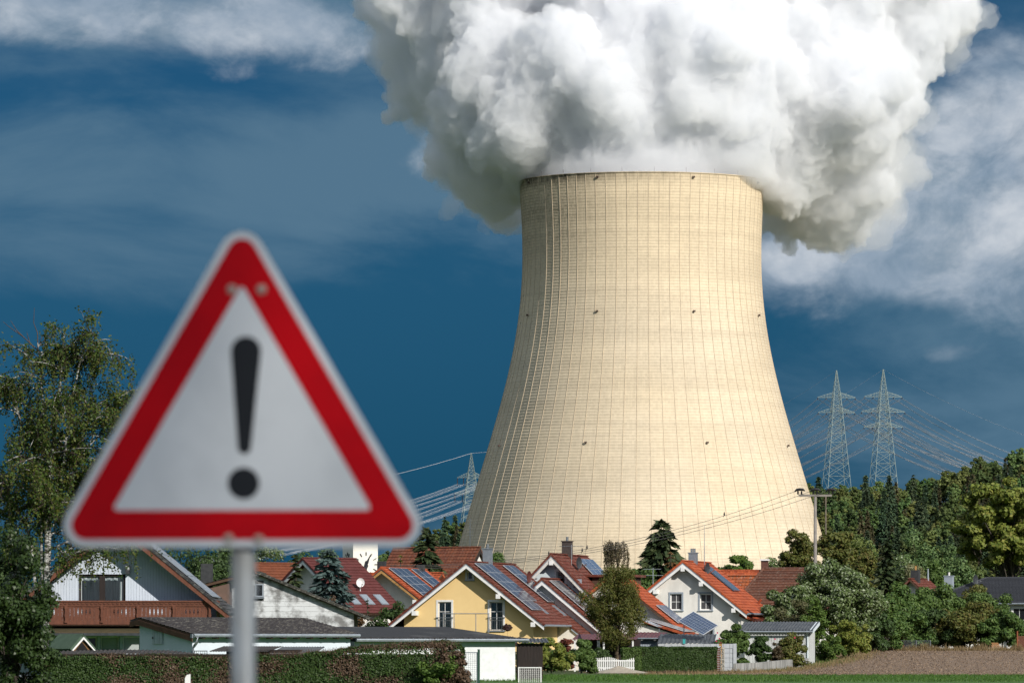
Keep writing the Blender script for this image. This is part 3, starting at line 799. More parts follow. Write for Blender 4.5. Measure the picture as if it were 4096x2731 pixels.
def hedge(name, label, x0, x1, y0, y1, z0, z1, mat, n, size, seed, rough=.12, mat2=None, cat='hedge', core=True, frac2=.25, top=None):
    """clipped hedge: leaves over the faces of a block, wavy; axis aligned"""
    rng = np.random.default_rng(seed)
    root = empty(name, ((x0+x1)/2, (y0+y1)/2, z0), 0, label, cat)
    W, Dp, H = (x1-x0)/2, (y1-y0)/2, z1-z0
    af = 2*W*H; at = 2*W*2*Dp; as_ = 2*Dp*H
    k = rng.choice(4, n, p=np.array([af, at, as_, as_])/(af+at+2*as_))
    u = rng.uniform(-1, 1, n); v = rng.uniform(0, 1, n); w = rng.uniform(-1, 1, n)
    p = np.zeros((n, 3)); nr = np.zeros((n, 3))
    p[:, 0] = np.where(k == 2, -W, np.where(k == 3, W, u*W)); p[:, 1] = np.where(k == 0, -Dp, w*Dp); p[:, 2] = np.where(k == 1, H, v*H)
    nr[k == 0] = (0, -1, .25); nr[k == 1] = (0, 0, 1); nr[k == 2] = (-1, 0, .2); nr[k == 3] = (1, 0, .2)
    bulge = perlin(np.stack([p[:, 0]*.9, p[:, 1]*.9, p[:, 2]*1.3], 1)+seed)*rough*1.8 + perlin(p*3.1+seed)*rough*.7
    p += nr*(bulge + rng.uniform(-1, .35, n)*rough*.9)[:, None]
    if top is not None: p[:, 2] *= 1+np.array([top(a) for a in p[:, 0]])/H
    nr = unit(nr+rng.normal(size=(n, 3))*.55)
    if mat2 is None:
        vv, q = leaves(p, nr, size, rng); link('foliage', np_mesh('foliage', vv, q, mat), root)
    else:
        sel = (perlin(np.stack([p[:, 0]*.55, p[:, 1]*.5, p[:, 2]*.9], 1)+seed*3.3)*1.3 + rng.normal(size=n)*.12) > (.5-frac2)*.6
        for mk, mm in ((~sel, mat), (sel, mat2)):
            vv, q = leaves(p[mk], nr[mk], size, rng); link('foliage', np_mesh('foliage', vv, q, mm), root)
    if core:
        MB().box(-W+rough*1.1, W-rough*1.1, -Dp+rough*1.1, Dp-rough*1.1, 0, H-rough*1.2).build('twig_core', TWIG, root)
    return root
TWIG = M('dark_twigs', (.028, .022, .015), (.018, .015, .010), 8, .95)
L_DARK = leafmat('dark_leaf', [(.028, .053, .016), (.044, .078, .022), (.062, .101, .031)], trans=.15)
L_MID = leafmat('mid_leaf', [(.055, .102, .025), (.086, .140, .035), (.118, .180, .047)])
L_OLIVE = leafmat('olive_leaf', [(.075, .095, .022), (.105, .120, .028), (.135, .145, .036), (.13, .095, .030)])
L_YEL = leafmat('yellow_green_leaf', [(.110, .150, .026), (.155, .195, .036), (.195, .225, .046), (.22, .21, .045)])
L_SILV = leafmat('silver_leaf', [(.061, .099, .028), (.088, .132, .040), (.116, .160, .055), (.330, .374, .264)], trans=.15)
L_BUSH = leafmat('bush_leaf', [(.050, .100, .025), (.077, .138, .033), (.112, .169, .043)])
L_BRIGHT = leafmat('bright_leaf', [(.060, .11, .020), (.085, .145, .028), (.115, .165, .035)])
L_BIRCH = leafmat('birch_leaf', [(.034, .068, .013), (.050, .090, .017), (.075, .110, .020), (.12, .115, .02)], trans=.25)
L_SPRUCE = leafmat('spruce_needle', [(.028, .048, .020), (.042, .064, .025), (.063, .077, .031)], trans=.08)
L_BLUES = leafmat('blue_spruce_needle', [(.045, .078, .075), (.068, .108, .102), (.098, .143, .135)], trans=.05)
L_BROWN = leafmat('dead_leaf', [(.14, .075, .03), (.20, .11, .045), (.10, .06, .03)])
L_STRAW = leafmat('dry_grass', [(.20, .145, .075), (.27, .20, .105), (.16, .11, .06)], trans=.2)
L_DEADH = leafmat('dead_hedge', [(.060, .036, .022), (.095, .060, .038), (.125, .085, .055)], trans=.05)
L_HEDGE = leafmat('hedge_leaf', [(.024, .050, .011), (.035, .068, .015), (.055, .094, .022)], trans=.12)
L_FIR = leafmat('forest_conifer', [(.034, .064, .037), (.051, .085, .044), (.071, .101, .051)], trans=.05, objvar=1.0)
L_OAK = leafmat('forest_oak', [(.085, .115, .034), (.120, .150, .042), (.155, .175, .05)], trans=.12, objvar=.8)
L_LARCH = leafmat('forest_larch', [(.060, .058, .030), (.085, .078, .038), (.11, .10, .045)], trans=.05, objvar=.8)
L_BEECH = leafmat('forest_beech', [(.060, .105, .034), (.090, .140, .042), (.125, .170, .052)], trans=.12, objvar=1.0)
# ------------------------------------------------------------------ ground
def sm(t): t = np.clip(t, 0, 1); return t*t*(3-2*t)
def gz(x, y):
    return 1.25*sm((np.asarray(x, float)-13)/14)*sm((np.asarray(y, float)-312)/118)*(1-sm((np.asarray(y, float)-600)/300))
def sheet(name, xs, ys, off, mat, fn=None, kind='structure'):
    X_, Y_ = np.meshgrid(xs, ys); Zv = (fn or gz)(X_, Y_) + off
    v = np.stack([X_.ravel(), Y_.ravel(), Zv.ravel()], 1); nx, ny = len(xs), len(ys)
    i, j = np.meshgrid(np.arange(nx-1), np.arange(ny-1)); a = (j*nx+i).ravel()
    o = link(name, np_mesh(name, v, np.stack([a, a+1, a+nx+1, a+nx], 1), mat, True)); o['kind'] = kind
    return o
MEADOW = M('meadow', (.045, .075, .018), (.07, .085, .025), .25, .95, bump=.3, bscale=3)
GRASS = M('mown_grass', (.045, .105, .018), (.065, .13, .025), 1.2, .95, bump=.4, bscale=20)
SOIL = M('ploughed_soil', (.215, .152, .105), (.150, .105, .072), 1.5, .95, bump=.9, bscale=6, contrast=(.3, .7))
PATHM = M('stubble_soil', (.26, .18, .10), (.19, .13, .075), 2., .95, bump=.6, bscale=9)
xs = np.concatenate([[-9000, -4000, -1500, -600, -250, -120], np.arange(-60, 80, 4.), [90, 130, 260, 600, 1500, 4000, 9000]])
ys = np.concatenate([[-3000, -800, -200, -40, 20, 80, 140, 200], np.arange(240, 460, 5.), [470, 500, 560, 620, 700, 800, 920, 1100, 1400, 1800, 2400, 3500, 6000, 12000]])
sheet('ground', xs, ys, 0., MEADOW)
sheet('grass_strip', np.arange(-30, 62, 2.), np.concatenate([np.arange(150, 312, 6.), [311.5]]), .02, GRASS)
BOUNCE_ROAD = M('pale_asphalt', (.30, .29, .275), (.24, .235, .225), 6, .9, bump=.3, bscale=60)
sheet('road', np.linspace(-60, 60, 13), np.linspace(-7, 13.0, 5), .03, BOUNCE_ROAD)  # unseen pale road, added to bounce sunlight up onto the sign
# ploughed field rising to the right
def field_sheet():
    rows = []; ys = np.linspace(311, 432, 41)
    for y in ys:
        # left boundary of the field runs from the grass corner to the bushes behind
        t = (y-311)/121; xl = 7.5 + 24.*t**.75 if t < .6 else 7.5+24.*.6**.75 + (t-.6)*9
        rows.append(np.linspace(xl, 75, 46))
    X_ = np.array(rows); Y_ = np.repeat(ys[:, None], 46, 1)
    cl = perlin(np.stack([X_.ravel()*1.1, Y_.ravel()*.8, X_.ravel()*0], 1)).reshape(X_.shape)*.05
    v = np.stack([X_.ravel(), Y_.ravel(), (gz(X_, Y_)+.03+np.abs(cl)).ravel()], 1)
    i, j = np.meshgrid(np.arange(45), np.arange(40)); a = (j*46+i).ravel()
    o = link('ploughed_field', np_mesh('ploughed_field', v, np.stack([a, a+1, a+47, a+46], 1), SOIL, True)); o['kind'] = 'structure'
    return rows, ys
frows, fys = field_sheet()
rng = np.random.default_rng(5)
# clods and stubble lying on the field
def bits(name, n, mat, label, cat, size, xr, yr, hgt, inside=True, edge=None, lean=.5, aspect=.25):
    y = rng.uniform(*yr, n); x = rng.uniform(*xr, n)
    if inside:
        xl = np.interp(y, fys, [r_[0] for r_ in frows]); x = xl + (75-xl)*rng.random(n)**1.2
    z = gz(x, y)+.03
    p = np.stack([x, y, z], 1)
    t = unit(np.stack([rng.normal(size=n)*lean, rng.normal(size=n)*lean, np.abs(rng.normal(size=n))*.5+.6], 1))
    b = unit(np.cross(t, rng.normal(size=(n, 3)))); s = (hgt*rng.uniform(.5, 1.3, n))[:, None]; w = size
    v = np.stack([p-b*w*.5, p+b*w*.5, p+t*s+b*w*.12, p+t*s-b*w*.12], 1).reshape(-1, 3)
    o = link(name, np_mesh(name, v, np.arange(4*n).reshape(-1, 4), mat)); return tag(o, label, cat, kind='stuff')
CLOD = leafmat('soil_clods', [(.13, .09, .062), (.19, .135, .092), (.27, .20, .135)], trans=0)
bits('soil_clods', 42000, CLOD, 'brown clods of earth strewn over the ploughed field', 'soil', .085, (10, 75), (311, 431), .06, lean=.9)
L_GRASS = leafmat('grass_blade', [(.048, .11, .018), (.066, .14, .024), (.09, .165, .03)], trans=.3)
bits('grass_blades', 42000, L_GRASS, 'short green grass in front of the field and gardens', 'grass', .035, (-22, 45), (252, 311), .11, inside=False)
def edge_grass(name, pts, n, mat, h, w, label, spread=.7):
    """tufts along a polyline of ground points"""
    pts = np.array(pts, float); seg = rng.integers(0, len(pts)-1, n); f_ = rng.random(n)[:, None]
    xy = pts[seg]*(1-f_)+pts[seg+1]*f_ + rng.normal(size=(n, 2))*np.array([spread, spread])
    clump = np.abs(perlin(np.stack([xy[:, 0]*.7, xy[:, 1]*.7, xy[:, 0]*0], 1)))*2+.35
    p = np.stack([xy[:, 0], xy[:, 1], gz(xy[:, 0], xy[:, 1])], 1)
    t = unit(np.stack([rng.normal(size=n)*.3, rng.normal(size=n)*.3, np.ones(n)], 1)); b = unit(np.cross(t, rng.normal(size=(n, 3))))
    s = (h*clump*rng.uniform(.5, 1.2, n))[:, None]
    v = np.stack([p-b*w*.5, p+b*w*.5, p+t*s+b*w*.1, p+t*s-b*w*.1], 1).reshape(-1, 3)
    o = link(name, np_mesh(name, v, np.arange(4*n).reshape(-1, 4), mat)); return tag(o, label, 'grass', kind='stuff')
edge = [(r_[0]-.2, y) for r_, y in zip(frows, fys)]
edge_grass('field_margin', edge, 10000, L_STRAW, .30, .04, 'straw coloured dry grass margin along the edge of the field', .8)
edge_grass('dry_tall_grass', [(27.5, 427.5), (33, 428), (37, 427.5), (44, 428)], 8000, L_STRAW, .60, .04, 'tall dry straw grass under the bushes behind the field', .5)
edge_grass('green_verge', [(e[0]-.9, e[1]+.5) for e in edge[10:40]], 7000, L_BRIGHT, .20, .04, 'bright green weedy bank beside the ploughed field', .9)
edge_grass('dead_cuttings', [(5.2, 343), (8., 341.5), (13.5, 342)], 5000, L_DEADH, .16, .04, 'brown dead plant litter along the foot of the clipped hedge', .5)
# ------------------------------------------------------------------ houses, right to left centre
# white house with orange roof
hw = 4.75
wins = [dict(x=-.62, z=wz(2438, 400)+.0, w=.86, h=1.18, nx=2, ny=2, glass=GLASSG, sur=GREYP, surw=.12, sill=GREYP),
        dict(x=1.58, z=wz(2438, 400)+.0, w=.86, h=1.18, nx=2, ny=2, glass=GLASSG, sur=GREYP, surw=.12, sill=GREYP),
        dict(x=1.72, z=wz(2590, 400), w=.80, h=1.35, nx=1, ny=1, glass=GLASSG, sur=GREYP, surw=.12, sill=GREYP)]
hwh, sr, sl, zr = gable_house('house', 'white gabled house with bright orange tiled roof and two grey-framed windows', 2731, 2243, 400, -13, hw, 38.6, 9.7, tile=T_ORANGE, wins=wins,
                              brackets=(-2.05, 1.35, 3.75, -.0), barge=WPAINT)
chimney(hwh, 0, 3.3, zr-.6, zr+.62, .6, .55, ZINC, flues=2)
# solar thermal collector: four tubes sections in a frame
for k in range(4):
    MB().box(.75, 3.55, 4.3+k*.62, 4.3+k*.62+.56, .10, .19).build('collector_panel', glass_mat('collector_glass', (.06, .10, .15), .08) if k == 0 else MATS['collector_glass'], sr)
mast = MB().tube([(0.9, 3.0, zr-1.2), (0.9, 3.0, zr+.9), (0.9, 3.0, zr+2.7)], [.035, .03, .012], 6).build('antenna_mast', STEEL, hwh)
dish(hwh, (1.05, 3.0, zr-.55), R(72), .40)
MB().tube([(.0, 0, 0), (0, 0, .45)], .09, 8).build('vent_pipe', T_ORANGE, sr, (4.9, 8.6, 0))
# porch roof on its right side
pz = wz(2452, 397)
ps = roof_slope(hwh, 1, pz-.05, R(24), 3.0, -.2, 7.5, T_ORANGE, x0=hw-.62, verge=True, name='porch_roof')
MB().poly([(hw-.55, -.05, 0), (hw+1.9, -.05, 0), (hw+1.9, -.05, pz-1.25), (hw-.55, -.05, pz-.25)], (0, .12, 0)).build('porch_wall', WHITE, hwh)
MB().tube([(hw+.05, 9.6, zr-3.9), (hw+.0, 9.7, zr-4.3), (hw-.5, 9.8, zr-4.7), (hw-.6, 9.8, zr-5)], .05, 6).build('downpipe', ZINC, hwh)

# lower building with orange slope in front of it
hob, sr, sl, zr = gable_house('house', 'low house with orange roof slope against the white gable, solar panels on top', 2442, 2300, 384, -13, 4.9, 38, 5.2, tile=T_ORANGE, oe=.4, verge=False, barge=None)
panel_array(sr, 3.55, 1.2, 2, 2, SOLARB)
# extension; the panels' sky reflection is put into a paler cell colour
hx = empty('garden_room', (wx(2560, 376), 376, 0), R(-13), 'low garden room with a shallow orange roof covered in pale shining solar panels', 'outbuilding')
rs_ = roof_slope(hx, 1, wz(2478, 376), R(17), 3.45, -.2, 4.4, T_ORANGE, verge=True)
panel_array(rs_, .15, .15, 3, 2, solar_mat('sheen_solar_cells', (.16, .18, .21), (.18, .20, .23), (.30, .32, .35), 6, 10, .05, .16))
z0 = wz(2478, 376)
MB().poly([(.1, .0, -.3), (3.1, .0, -.3), (3.1, 0, z0-1.2), (.1, 0, z0-.25)], (0, 4.2, 0)).build('wall', WHITE, hx)

# pale blue gabled house with lower wing
wins = [dict(x=.55, z=wz(2330, 385), w=.62, h=.82, nx=1, ny=1, curtain=M('lace', (.55, .58, .60), (.18, .2, .22), 9, .9, contrast=(.4, .6)), sur=WPAINT, surw=.14, sill=WPAINT)]
hpb, sr, sl, zr = gable_house('house', 'pale blue gabled house with dark red roof, dish and solar panels near its ridge', 2205, 2215, 385, -13, 4.7, 46, 11, wall=PALEBLUE, tile=T_RED, wins=wins,
                              brackets=(0., 4.1), barge=WEATHERW, fascia=GREYP)
MB().box(1.45, 2.05, -.04, .0, zr-2.35, zr-1.75).build('vent_grille', GREYP, hpb)
panel_array(sr, .45, 6.3, 3, 3, SOLARB)
chimney(hpb, .0, 4.6, zr-.5, zr+.95, .68, .55, M('dark_brick', (.07, .055, .05), (.05, .04, .04), 8, .9), flues=1)
dish(hpb, (1.15, 2.9, zr-.62), R(72), .40)
am = MB().tube([(0, 0, 0), (0, 0, 1.5)], .025, 6); am.bar((-.9, 0, 1.4), (.9, 0, 1.4), .02)
for k in range(7): am.bar((-.8+k*.25, -.25, 1.42), (-.8+k*.25, .25, 1.42), .015)
am.build('antenna', STEEL, hpb, (.75, 2.6, zr-.8))
# flat dormer
dm = MB().box(1.9, 4.6, 4.2, 8.2, zr-3.9, zr-1.55); dm.build('dormer', SOFFIT, hpb)
MB().box(1.5, 4.9, 3.9, 8.5, zr-1.55, zr-1.38).build('dormer_roof', T_RED, hpb)
hpw, sr, sl, zr = gable_house('house', 'low white wing with dark red roof and a long black glossy solar array', 2168, 2313, 380, -13, 4.6, 40, 5.5, tile=T_RED, barge=WPAINT, of=.4, hwl=2.2)
panel_array(sr, .35, .35, 5, 2, SOLARD, ps=1.05)

# yellow house
zb = 2.72
def french(x): return dict(x=x, z=zb, w=.92, h=1.92, nx=2, ny=3, curtain=CURT, sur=WPAINT, surw=.13, sill=ZINC, recess=.10)
wins = [french(-1.66), french(1.92), dict(x=.08, z=wz(2316, 370), w=.36, h=.52, nx=1, ny=1, sur=WPAINT, surw=.13, sill=ZINC)]
hy, sr, sl, zr = gable_house('house', 'yellow gabled house with dark red roof, two french windows and a balcony rail', 1865, 2246, 370, -13, 5.38, 38.2, 7.4, wall=YELLOW, tile=T_RED, wins=wins,
                             brackets=(-3.62, 2.2, 4.6, -5.05), of=.7, oe=.9, ob=0.)
panel_array(sr, .30, .35, 4, 3, SOLAR); panel_array(sr, .30+4*1.025, .35, 1, 2, SOLAR); 
skylight(sr, 4.55, 3.9); skylight_glass(sr, 4.55, 3.9)
chimney(hy, .0, 5.6, zr-.9, zr+.95, .58, .55, ZINC, cap=True, flues=1)
dish(hy, (2.0, 9.2, zr-.95), R(75), .38, M('dish_red', (.10, .03, .025), None, 3, .5))
for xx in (-1.66, 1.92):      # juliet rails
    m = MB(); m.bar((xx-.62, -.10, zb+.86), (xx+.62, -.10, zb+.86), .045); m.bar((xx-.55, -.10, zb+.06), (xx+.55, -.10, zb+.06), .03)
    for k in range(9): m.bar((xx-.5+k*.125, -.10, zb+.06), (xx-.5+k*.125, -.10, zb+.86), .014)
    for s in (-1, 1): m.bar((xx+s*.56, -.12, zb+.86), (xx+s*.56, .0, zb+.86), .03)
    m.build('window_rail', STEEL, hy)
m = MB(); yb_ = -1.9; zt = wz(2453, 369)
m.tube([(-1.35, yb_, zt), (1.85, yb_, zt)], .035, 6)
m.build('balcony_handrail', STEEL, hy)
for xx in (-1.3, -.55, .95, 1.83):
    MB().tube([(xx, yb_, -.2), (xx, yb_, zt)], .03, 6).build('balcony_post', STEEL, hy)
# rear half of the double house, its roof running lower
hr_ = (hy.location.x - math.sin(R(-13))*7.4, hy.location.y + math.cos(R(-13))*7.4)
root2 = empty('house', (hr_[0], hr_[1], 0), R(-13), 'white rear half of the double house with a lower dark red roof', 'house')
sr2 = roof_slope(root2, 1, zr, R(38.2), 7.35/math.cos(R(38.2)), .02, 6.6, T_RED, verge=True)
sl2 = roof_slope(root2, -1, zr, R(38.2), 5.4/math.cos(R(38.2)), .02, 6.6, T_RED, tiled=False)
ridge_tiles(root2, zr, 0, 6.6, T_RED)
t_ = math.tan(R(38.2))
MB().poly([(-4.6, .1, -.3), (6.7, .1, -.3), (6.7, .1, zr-.22-t_*6.7), (0, .1, zr-.22), (-4.6, .1, zr-.22-t_*4.6)], (0, 6.2, 0)).build('wall', WHITE, root2)
panel_array(sr2, .35, 1.2, 4, 2, SOLAR); skylight(sr2, 4.7, 1.6); skylight_glass(sr2, 4.7, 1.6)
MB().tube([(7.42, 0, zr-t_*7.35), (7.42, 6.6, zr-t_*7.35)], .075, 8).build('gutter', ZINC, root2)
MB().poly([(5.45, -.03, zr-t_*5.45-.05), (7.4, -.03, zr-t_*7.4-.05), (7.4, -.03, zr-t_*7.4-.28), (5.45, -.03, zr-t_*5.45-.28)], (0, .04, 0)).build('barge_board', GREYP, root2)

# small white house with two solar arrays
wins = [dict(x=4.05, z=wz(2448, 416), w=.9, h=.62, nx=2, ny=1, glass=GLASSG, frame=GREYP, box=GREYP)]
hs, sr, sl, zr = gable_house('house', 'small white gabled house with silver-framed solar arrays on an orange-red roof', 1526, 2269, 416, -15, 5.6, 37.5, 11, wall=WHITE, tile=T_ORANGE, wins=wins, barge=LTWOOD, fascia=DKMETAL, of=.9,
                             brackets=(2.6,), gut='')
panel_array(sr, .2, .2, 5, 3, SOLAR, ps=1.0); panel_array(sr, .2, 6.4, 3, 2, SOLAR)
chimney(hs, -1.3, 3.6, zr-1.2, zr+.55, .6, .5, M('slate_clad', (.045, .047, .05), (.03, .032, .035), 6, .8), cap=False, flues=0)
chimney(hs, .2, 9.2, zr-.8, zr+.35, .55, .5, MATS['slate_clad'], cap=False, flues=0)

# brown tiled barn with white gable
hb, sr, sl, zr = gable_house('barn', 'long brown tiled barn roof with a white gable end behind the yellow house', 1921, 2188, 455, 58, 4.6, 49, 8.2, tile=T_BROWN, tiled='L', hwl=7.5, of=.2, ob=.2, oe=.3, barge=DKWOOD, fascia=None, verge=False, gut='', cat='barn')
am = MB().tube([(0, 0, 0), (0, 0, 2.4)], .03, 5)
for k in range(5): am.bar((-.5+.05*k, 0, 1.0+k*.3), (.5-.05*k, 0, 1.0+k*.3), .02)
am.build('antenna', STEEL, hb, (0, .8, zr))
# orange low roof between
ho, sr, sl, zr = gable_house('house', 'low house of which only an orange tiled roof corner shows behind the yellow verge', 1770, 2291, 430, 60, 4, 36, 6, tile=T_ORANGE, tiled='L', verge=False, barge=None, gut='')

# maroon roof house
hm, sr, sl, zr = gable_house('house', 'house with large maroon tiled roof, three skylights and a white satellite dish', 1212, 2232, 385, -46, 5.3, 36, 4.0, tile=T_MAROON, wall=WHITE, gut='', barge=WPAINT)
for k in range(3):
    skylight(sr, 4.4, 0.1+k*1.3, .7, 1.2); skylight_glass(sr, 4.4, 0.1+k*1.3, .7, 1.2)
dish(hm, (3.2, 1.9, zr-1.75), R(60), .3, WPAINT, mast=.7)
# rust roof house left of it
hu, sr, sl, zr = gable_house('house', 'house with rust-brown tiled roof behind the grey panelled gable', 1000, 2252, 415, -62, 6.0, 38, 6.6, tile=T_RUST, wall=WHITE, gut='', barge=None, verge=False)

# grey panelled gable house
D = 330; s = F/D
hg = empty('house', (wx(1035, D), D, 0), 0, 'weathered grey-white panelled gable house with moss-dark roof and one tiny window', 'house')
zr = wz(2290, D); t_ = math.tan(R(22.3)); wl, wr = (1035-917)/s, (1416-1035)/s
zu = lambda x: zr - abs(x)*t_
MB().poly([(-wl, 0, -.3), (wr, 0, -.3), (wr, 0, zu(wr)-.12), (0, 0, zr-.12), (-wl, 0, zu(wl)-.12)], (0, 8, 0)).build('wall', M('panel_joint', (.16, .16, .16), (.10, .10, .10), 4, .9), hg)
PANEL = M('weathered_panel', (.60, .62, .64), (.19, .19, .19), 1.15, .9, contrast=(.43, .64), detail=9, bump=.15)
wz0, wz1 = wz(2386, D), wz(2334, D); wxa, wxb = (1024-1035)/s, (1051-1035)/s
k = 0; zc = zr-.14
wall_g = hg.children[0]
while zc > 1.2:
    zb_ = zc-.31
    def seg(xa, xb):
        if xb-xa < .05: return
        # clip the row by the roof line
        pts = []
        for x in np.linspace(xa, xb, 9): pts.append((x, -.03, min(zc-.012, zu(x)-.14)))
        pts = [p for p in pts if p[2] > zb_+.004]
        if len(pts) < 2: return
        out = [(pts[0][0], -.03, zb_)] + [(pts[-1][0], -.03, zb_)] + pts[::-1]
        MB().poly(out, (0, .028, 0)).build('cladding_panel', PANEL, hg)
    n_ = 5; e = [-wl + (wl+wr)*i/n_ + (.35 if k % 2 else 0)*(0 < i < n_) for i in range(n_+1)]
    for i in range(n_):
        a_, b_ = e[i]+.004, e[i+1]-.004
        if zb_ < wz1 and zc > wz0:
            seg(a_, min(b_, wxa-.06)) if a_ < wxa else None
            seg(max(a_, wxb+.06), b_) if b_ > wxb else None
        else: seg(a_, b_)
    zc = zb_; k += 1
window(hg, (wxa+wxb)/2, wz0, wxb-wxa+.1, wz1-wz0, y=-.1, nx=1, ny=1, frame=GREYP, recess=.03, sill=ZINC, surw=.02)
MOSSY = tile_mat('mossy_dark_tile', (.030, .030, .026), (.045, .044, .038), (.06, .062, .045), moss=.4)
sr = roof_slope(hg, 1, zr, R(22.3), (1480-1035)/s/math.cos(R(22.3)), -.35, 8, MOSSY, verge=True); sl = roof_slope(hg, -1, zr, R(22.3), 2.2, -.35, 8, MOSSY, tiled=False)
ridge_tiles(hg, zr, -.35, 8, MOSSY)
MB().tube([((1478-1035)/s, -.3, zu((1478-1035)/s)-.1), ((1455-1035)/s, -.3, zu(6.5)-.5), (wr+.05, -.1, zu(wr)-1.1)], .035, 6).build('downpipe', WPAINT, hg)
# its lower left wing with dark tiles and a clad chimney
hgl = empty('annex', (wx(917, 318), 318, 0), 0, 'low annex with dark tiled roof and slate-clad chimney left of the grey gable', 'annex')
s = F/318; zr = wz(2296, 318)
o = roof_slope(hgl, -1, zr, R(14), 2.9, -.3, 3.2, MOSSY, x0=.9, tiled=True)
MB().poly([(-1.5, 0, -.3), (.0, 0, -.3), (.0, 0, zr-.5), (-1.5, 0, zr-.86)], (0, 3, 0)).build('wall', M('brown_block', (.16, .10, .08), (.12, .08, .065), 3, .9), hgl)
c = chimney(hgl, (823-917)/s, 1.2, zr-1.5, wz(2252, 318), .68, .6, MATS['slate_clad'], cap=False, flues=0)
ck = MB()
for q in range(8):
    a0 = math.pi*q/8; a1 = math.pi*(q+1)/8; r_ = .42
    ck.add([(r_*math.cos(a0), -.3, .25*math.sin(a0)), (r_*math.cos(a1), -.3, .25*math.sin(a1)), (r_*math.cos(a1), .3, .25*math.sin(a1)), (r_*math.cos(a0), .3, .25*math.sin(a0))], [(0, 1, 2, 3)])
ck.build('cowl', ZINC, c, ((823-917)/s, 1.2, wz(2252, 318)+.12))

# church tower with clock
D = 470; s = F/D
ch = empty('church_tower', (wx(1462, D), D, 0), R(0), 'white church tower with a black clock face standing behind the maroon roof', 'church tower')
zt = wz(2040, D); w = (1510-1414)/s
root_r = R(-16)
ch.rotation_euler = (0, 0, R(18))
w2 = w/math.cos(R(18))/2*1.02
MB().box(-w2, w2, 0, 2*w2*1.45, -.5, zt).build('wall', M('church_white', (.80, .78, .70), (.74, .72, .66), .8, .9), ch)
MB().add([(-w2-.2, -.2, zt), (w2+.2, -.2, zt), (w2+.2, 2*w2*1.45+.2, zt), (-w2-.2, 2*w2*1.45+.2, zt), (0, w2*1.45, zt+3)], [(0, 1, 4), (1, 2, 4), (2, 3, 4), (3, 0, 4), (0, 3, 2, 1)]).build('spire', T_BROWN, ch)
CLK = M('clock_black', (.02, .022, .03), None, 3, .6)
def clock(cx, cz, frame):
    f_ = MB(); f_.tube([frame(0, 0, .0), frame(0, 0, .06)], .10, 12); o = f_.build('clock', CLK, ch)
    for k in range(12):
        a = 2*math.pi*k/12; r0, r1 = (.62, .86)
        MB().bar(frame(r0*math.sin(a), r0*math.cos(a), .03), frame(r1*math.sin(a), r1*math.cos(a), .03), .07, .05).build('hour_mark', CLK, o)
    def hand(a, L, wd, tail):
        pts = [(-wd*.4, -tail), (-wd, L*.18), (-wd*.5, L*.45), (0, L), (wd*.5, L*.45), (wd, L*.18), (wd*.4, -tail)]
        p3 = [frame(x*math.cos(a)+z*math.sin(a), -x*math.sin(a)+z*math.cos(a), .07) for x, z in pts]
        d_ = Vector(frame(0, 0, .1))-Vector(frame(0, 0, .07))
        MB().poly(p3, d_).build('clock_hand', CLK, o)
    hand(R(25), .85, .10, .2); hand(R(182), .62, .14, .25)
cz = wz(2256, D)
clock(0, cz, lambda u, v, o: (u*1.22+.05, -.01-o, cz+v*1.22))
clock(1, cz, lambda u, v, o: (-w2-.01-o, w2*1.45-u*1.2, cz+v*1.2))

# orange house and dormer behind the white house, brown hipped roof beside it
D = 470
ho2, sr, sl, zr = gable_house('house', 'orange-red tiled house with dormer seen behind the white house', 3115, 2281, D, 84, 5.5, 38, 9.5, tile=T_ORANGE, tiled='L', of=.2, verge=False, barge=None, gut='', hwl=5.5)
chimney(ho2, 0, 1.0, zr-.6, zr+.85, .7, .6, M('brown_clinker', (.13, .06, .045), (.09, .045, .035), 6, .9), flues=0, capm=WPAINT)
MB().box(-.5, .5, .6, 1.4, zr+.85, zr+.98).build('chimney_slab', WPAINT, ho2)
dmr, sr, sl, zr2 = gable_house('house', 'weathered orange dormer house with a small white gable', 3030, 2302, 445, 70, 3.0, 50, 3.6, tile=tile_mat('lichen_orange_tile', (.34, .09, .03), (.26, .065, .025), (.15, .06, .03), moss=.5), tiled='L', of=.2, verge=False, barge=WPAINT, gut='', hwl=4.2)
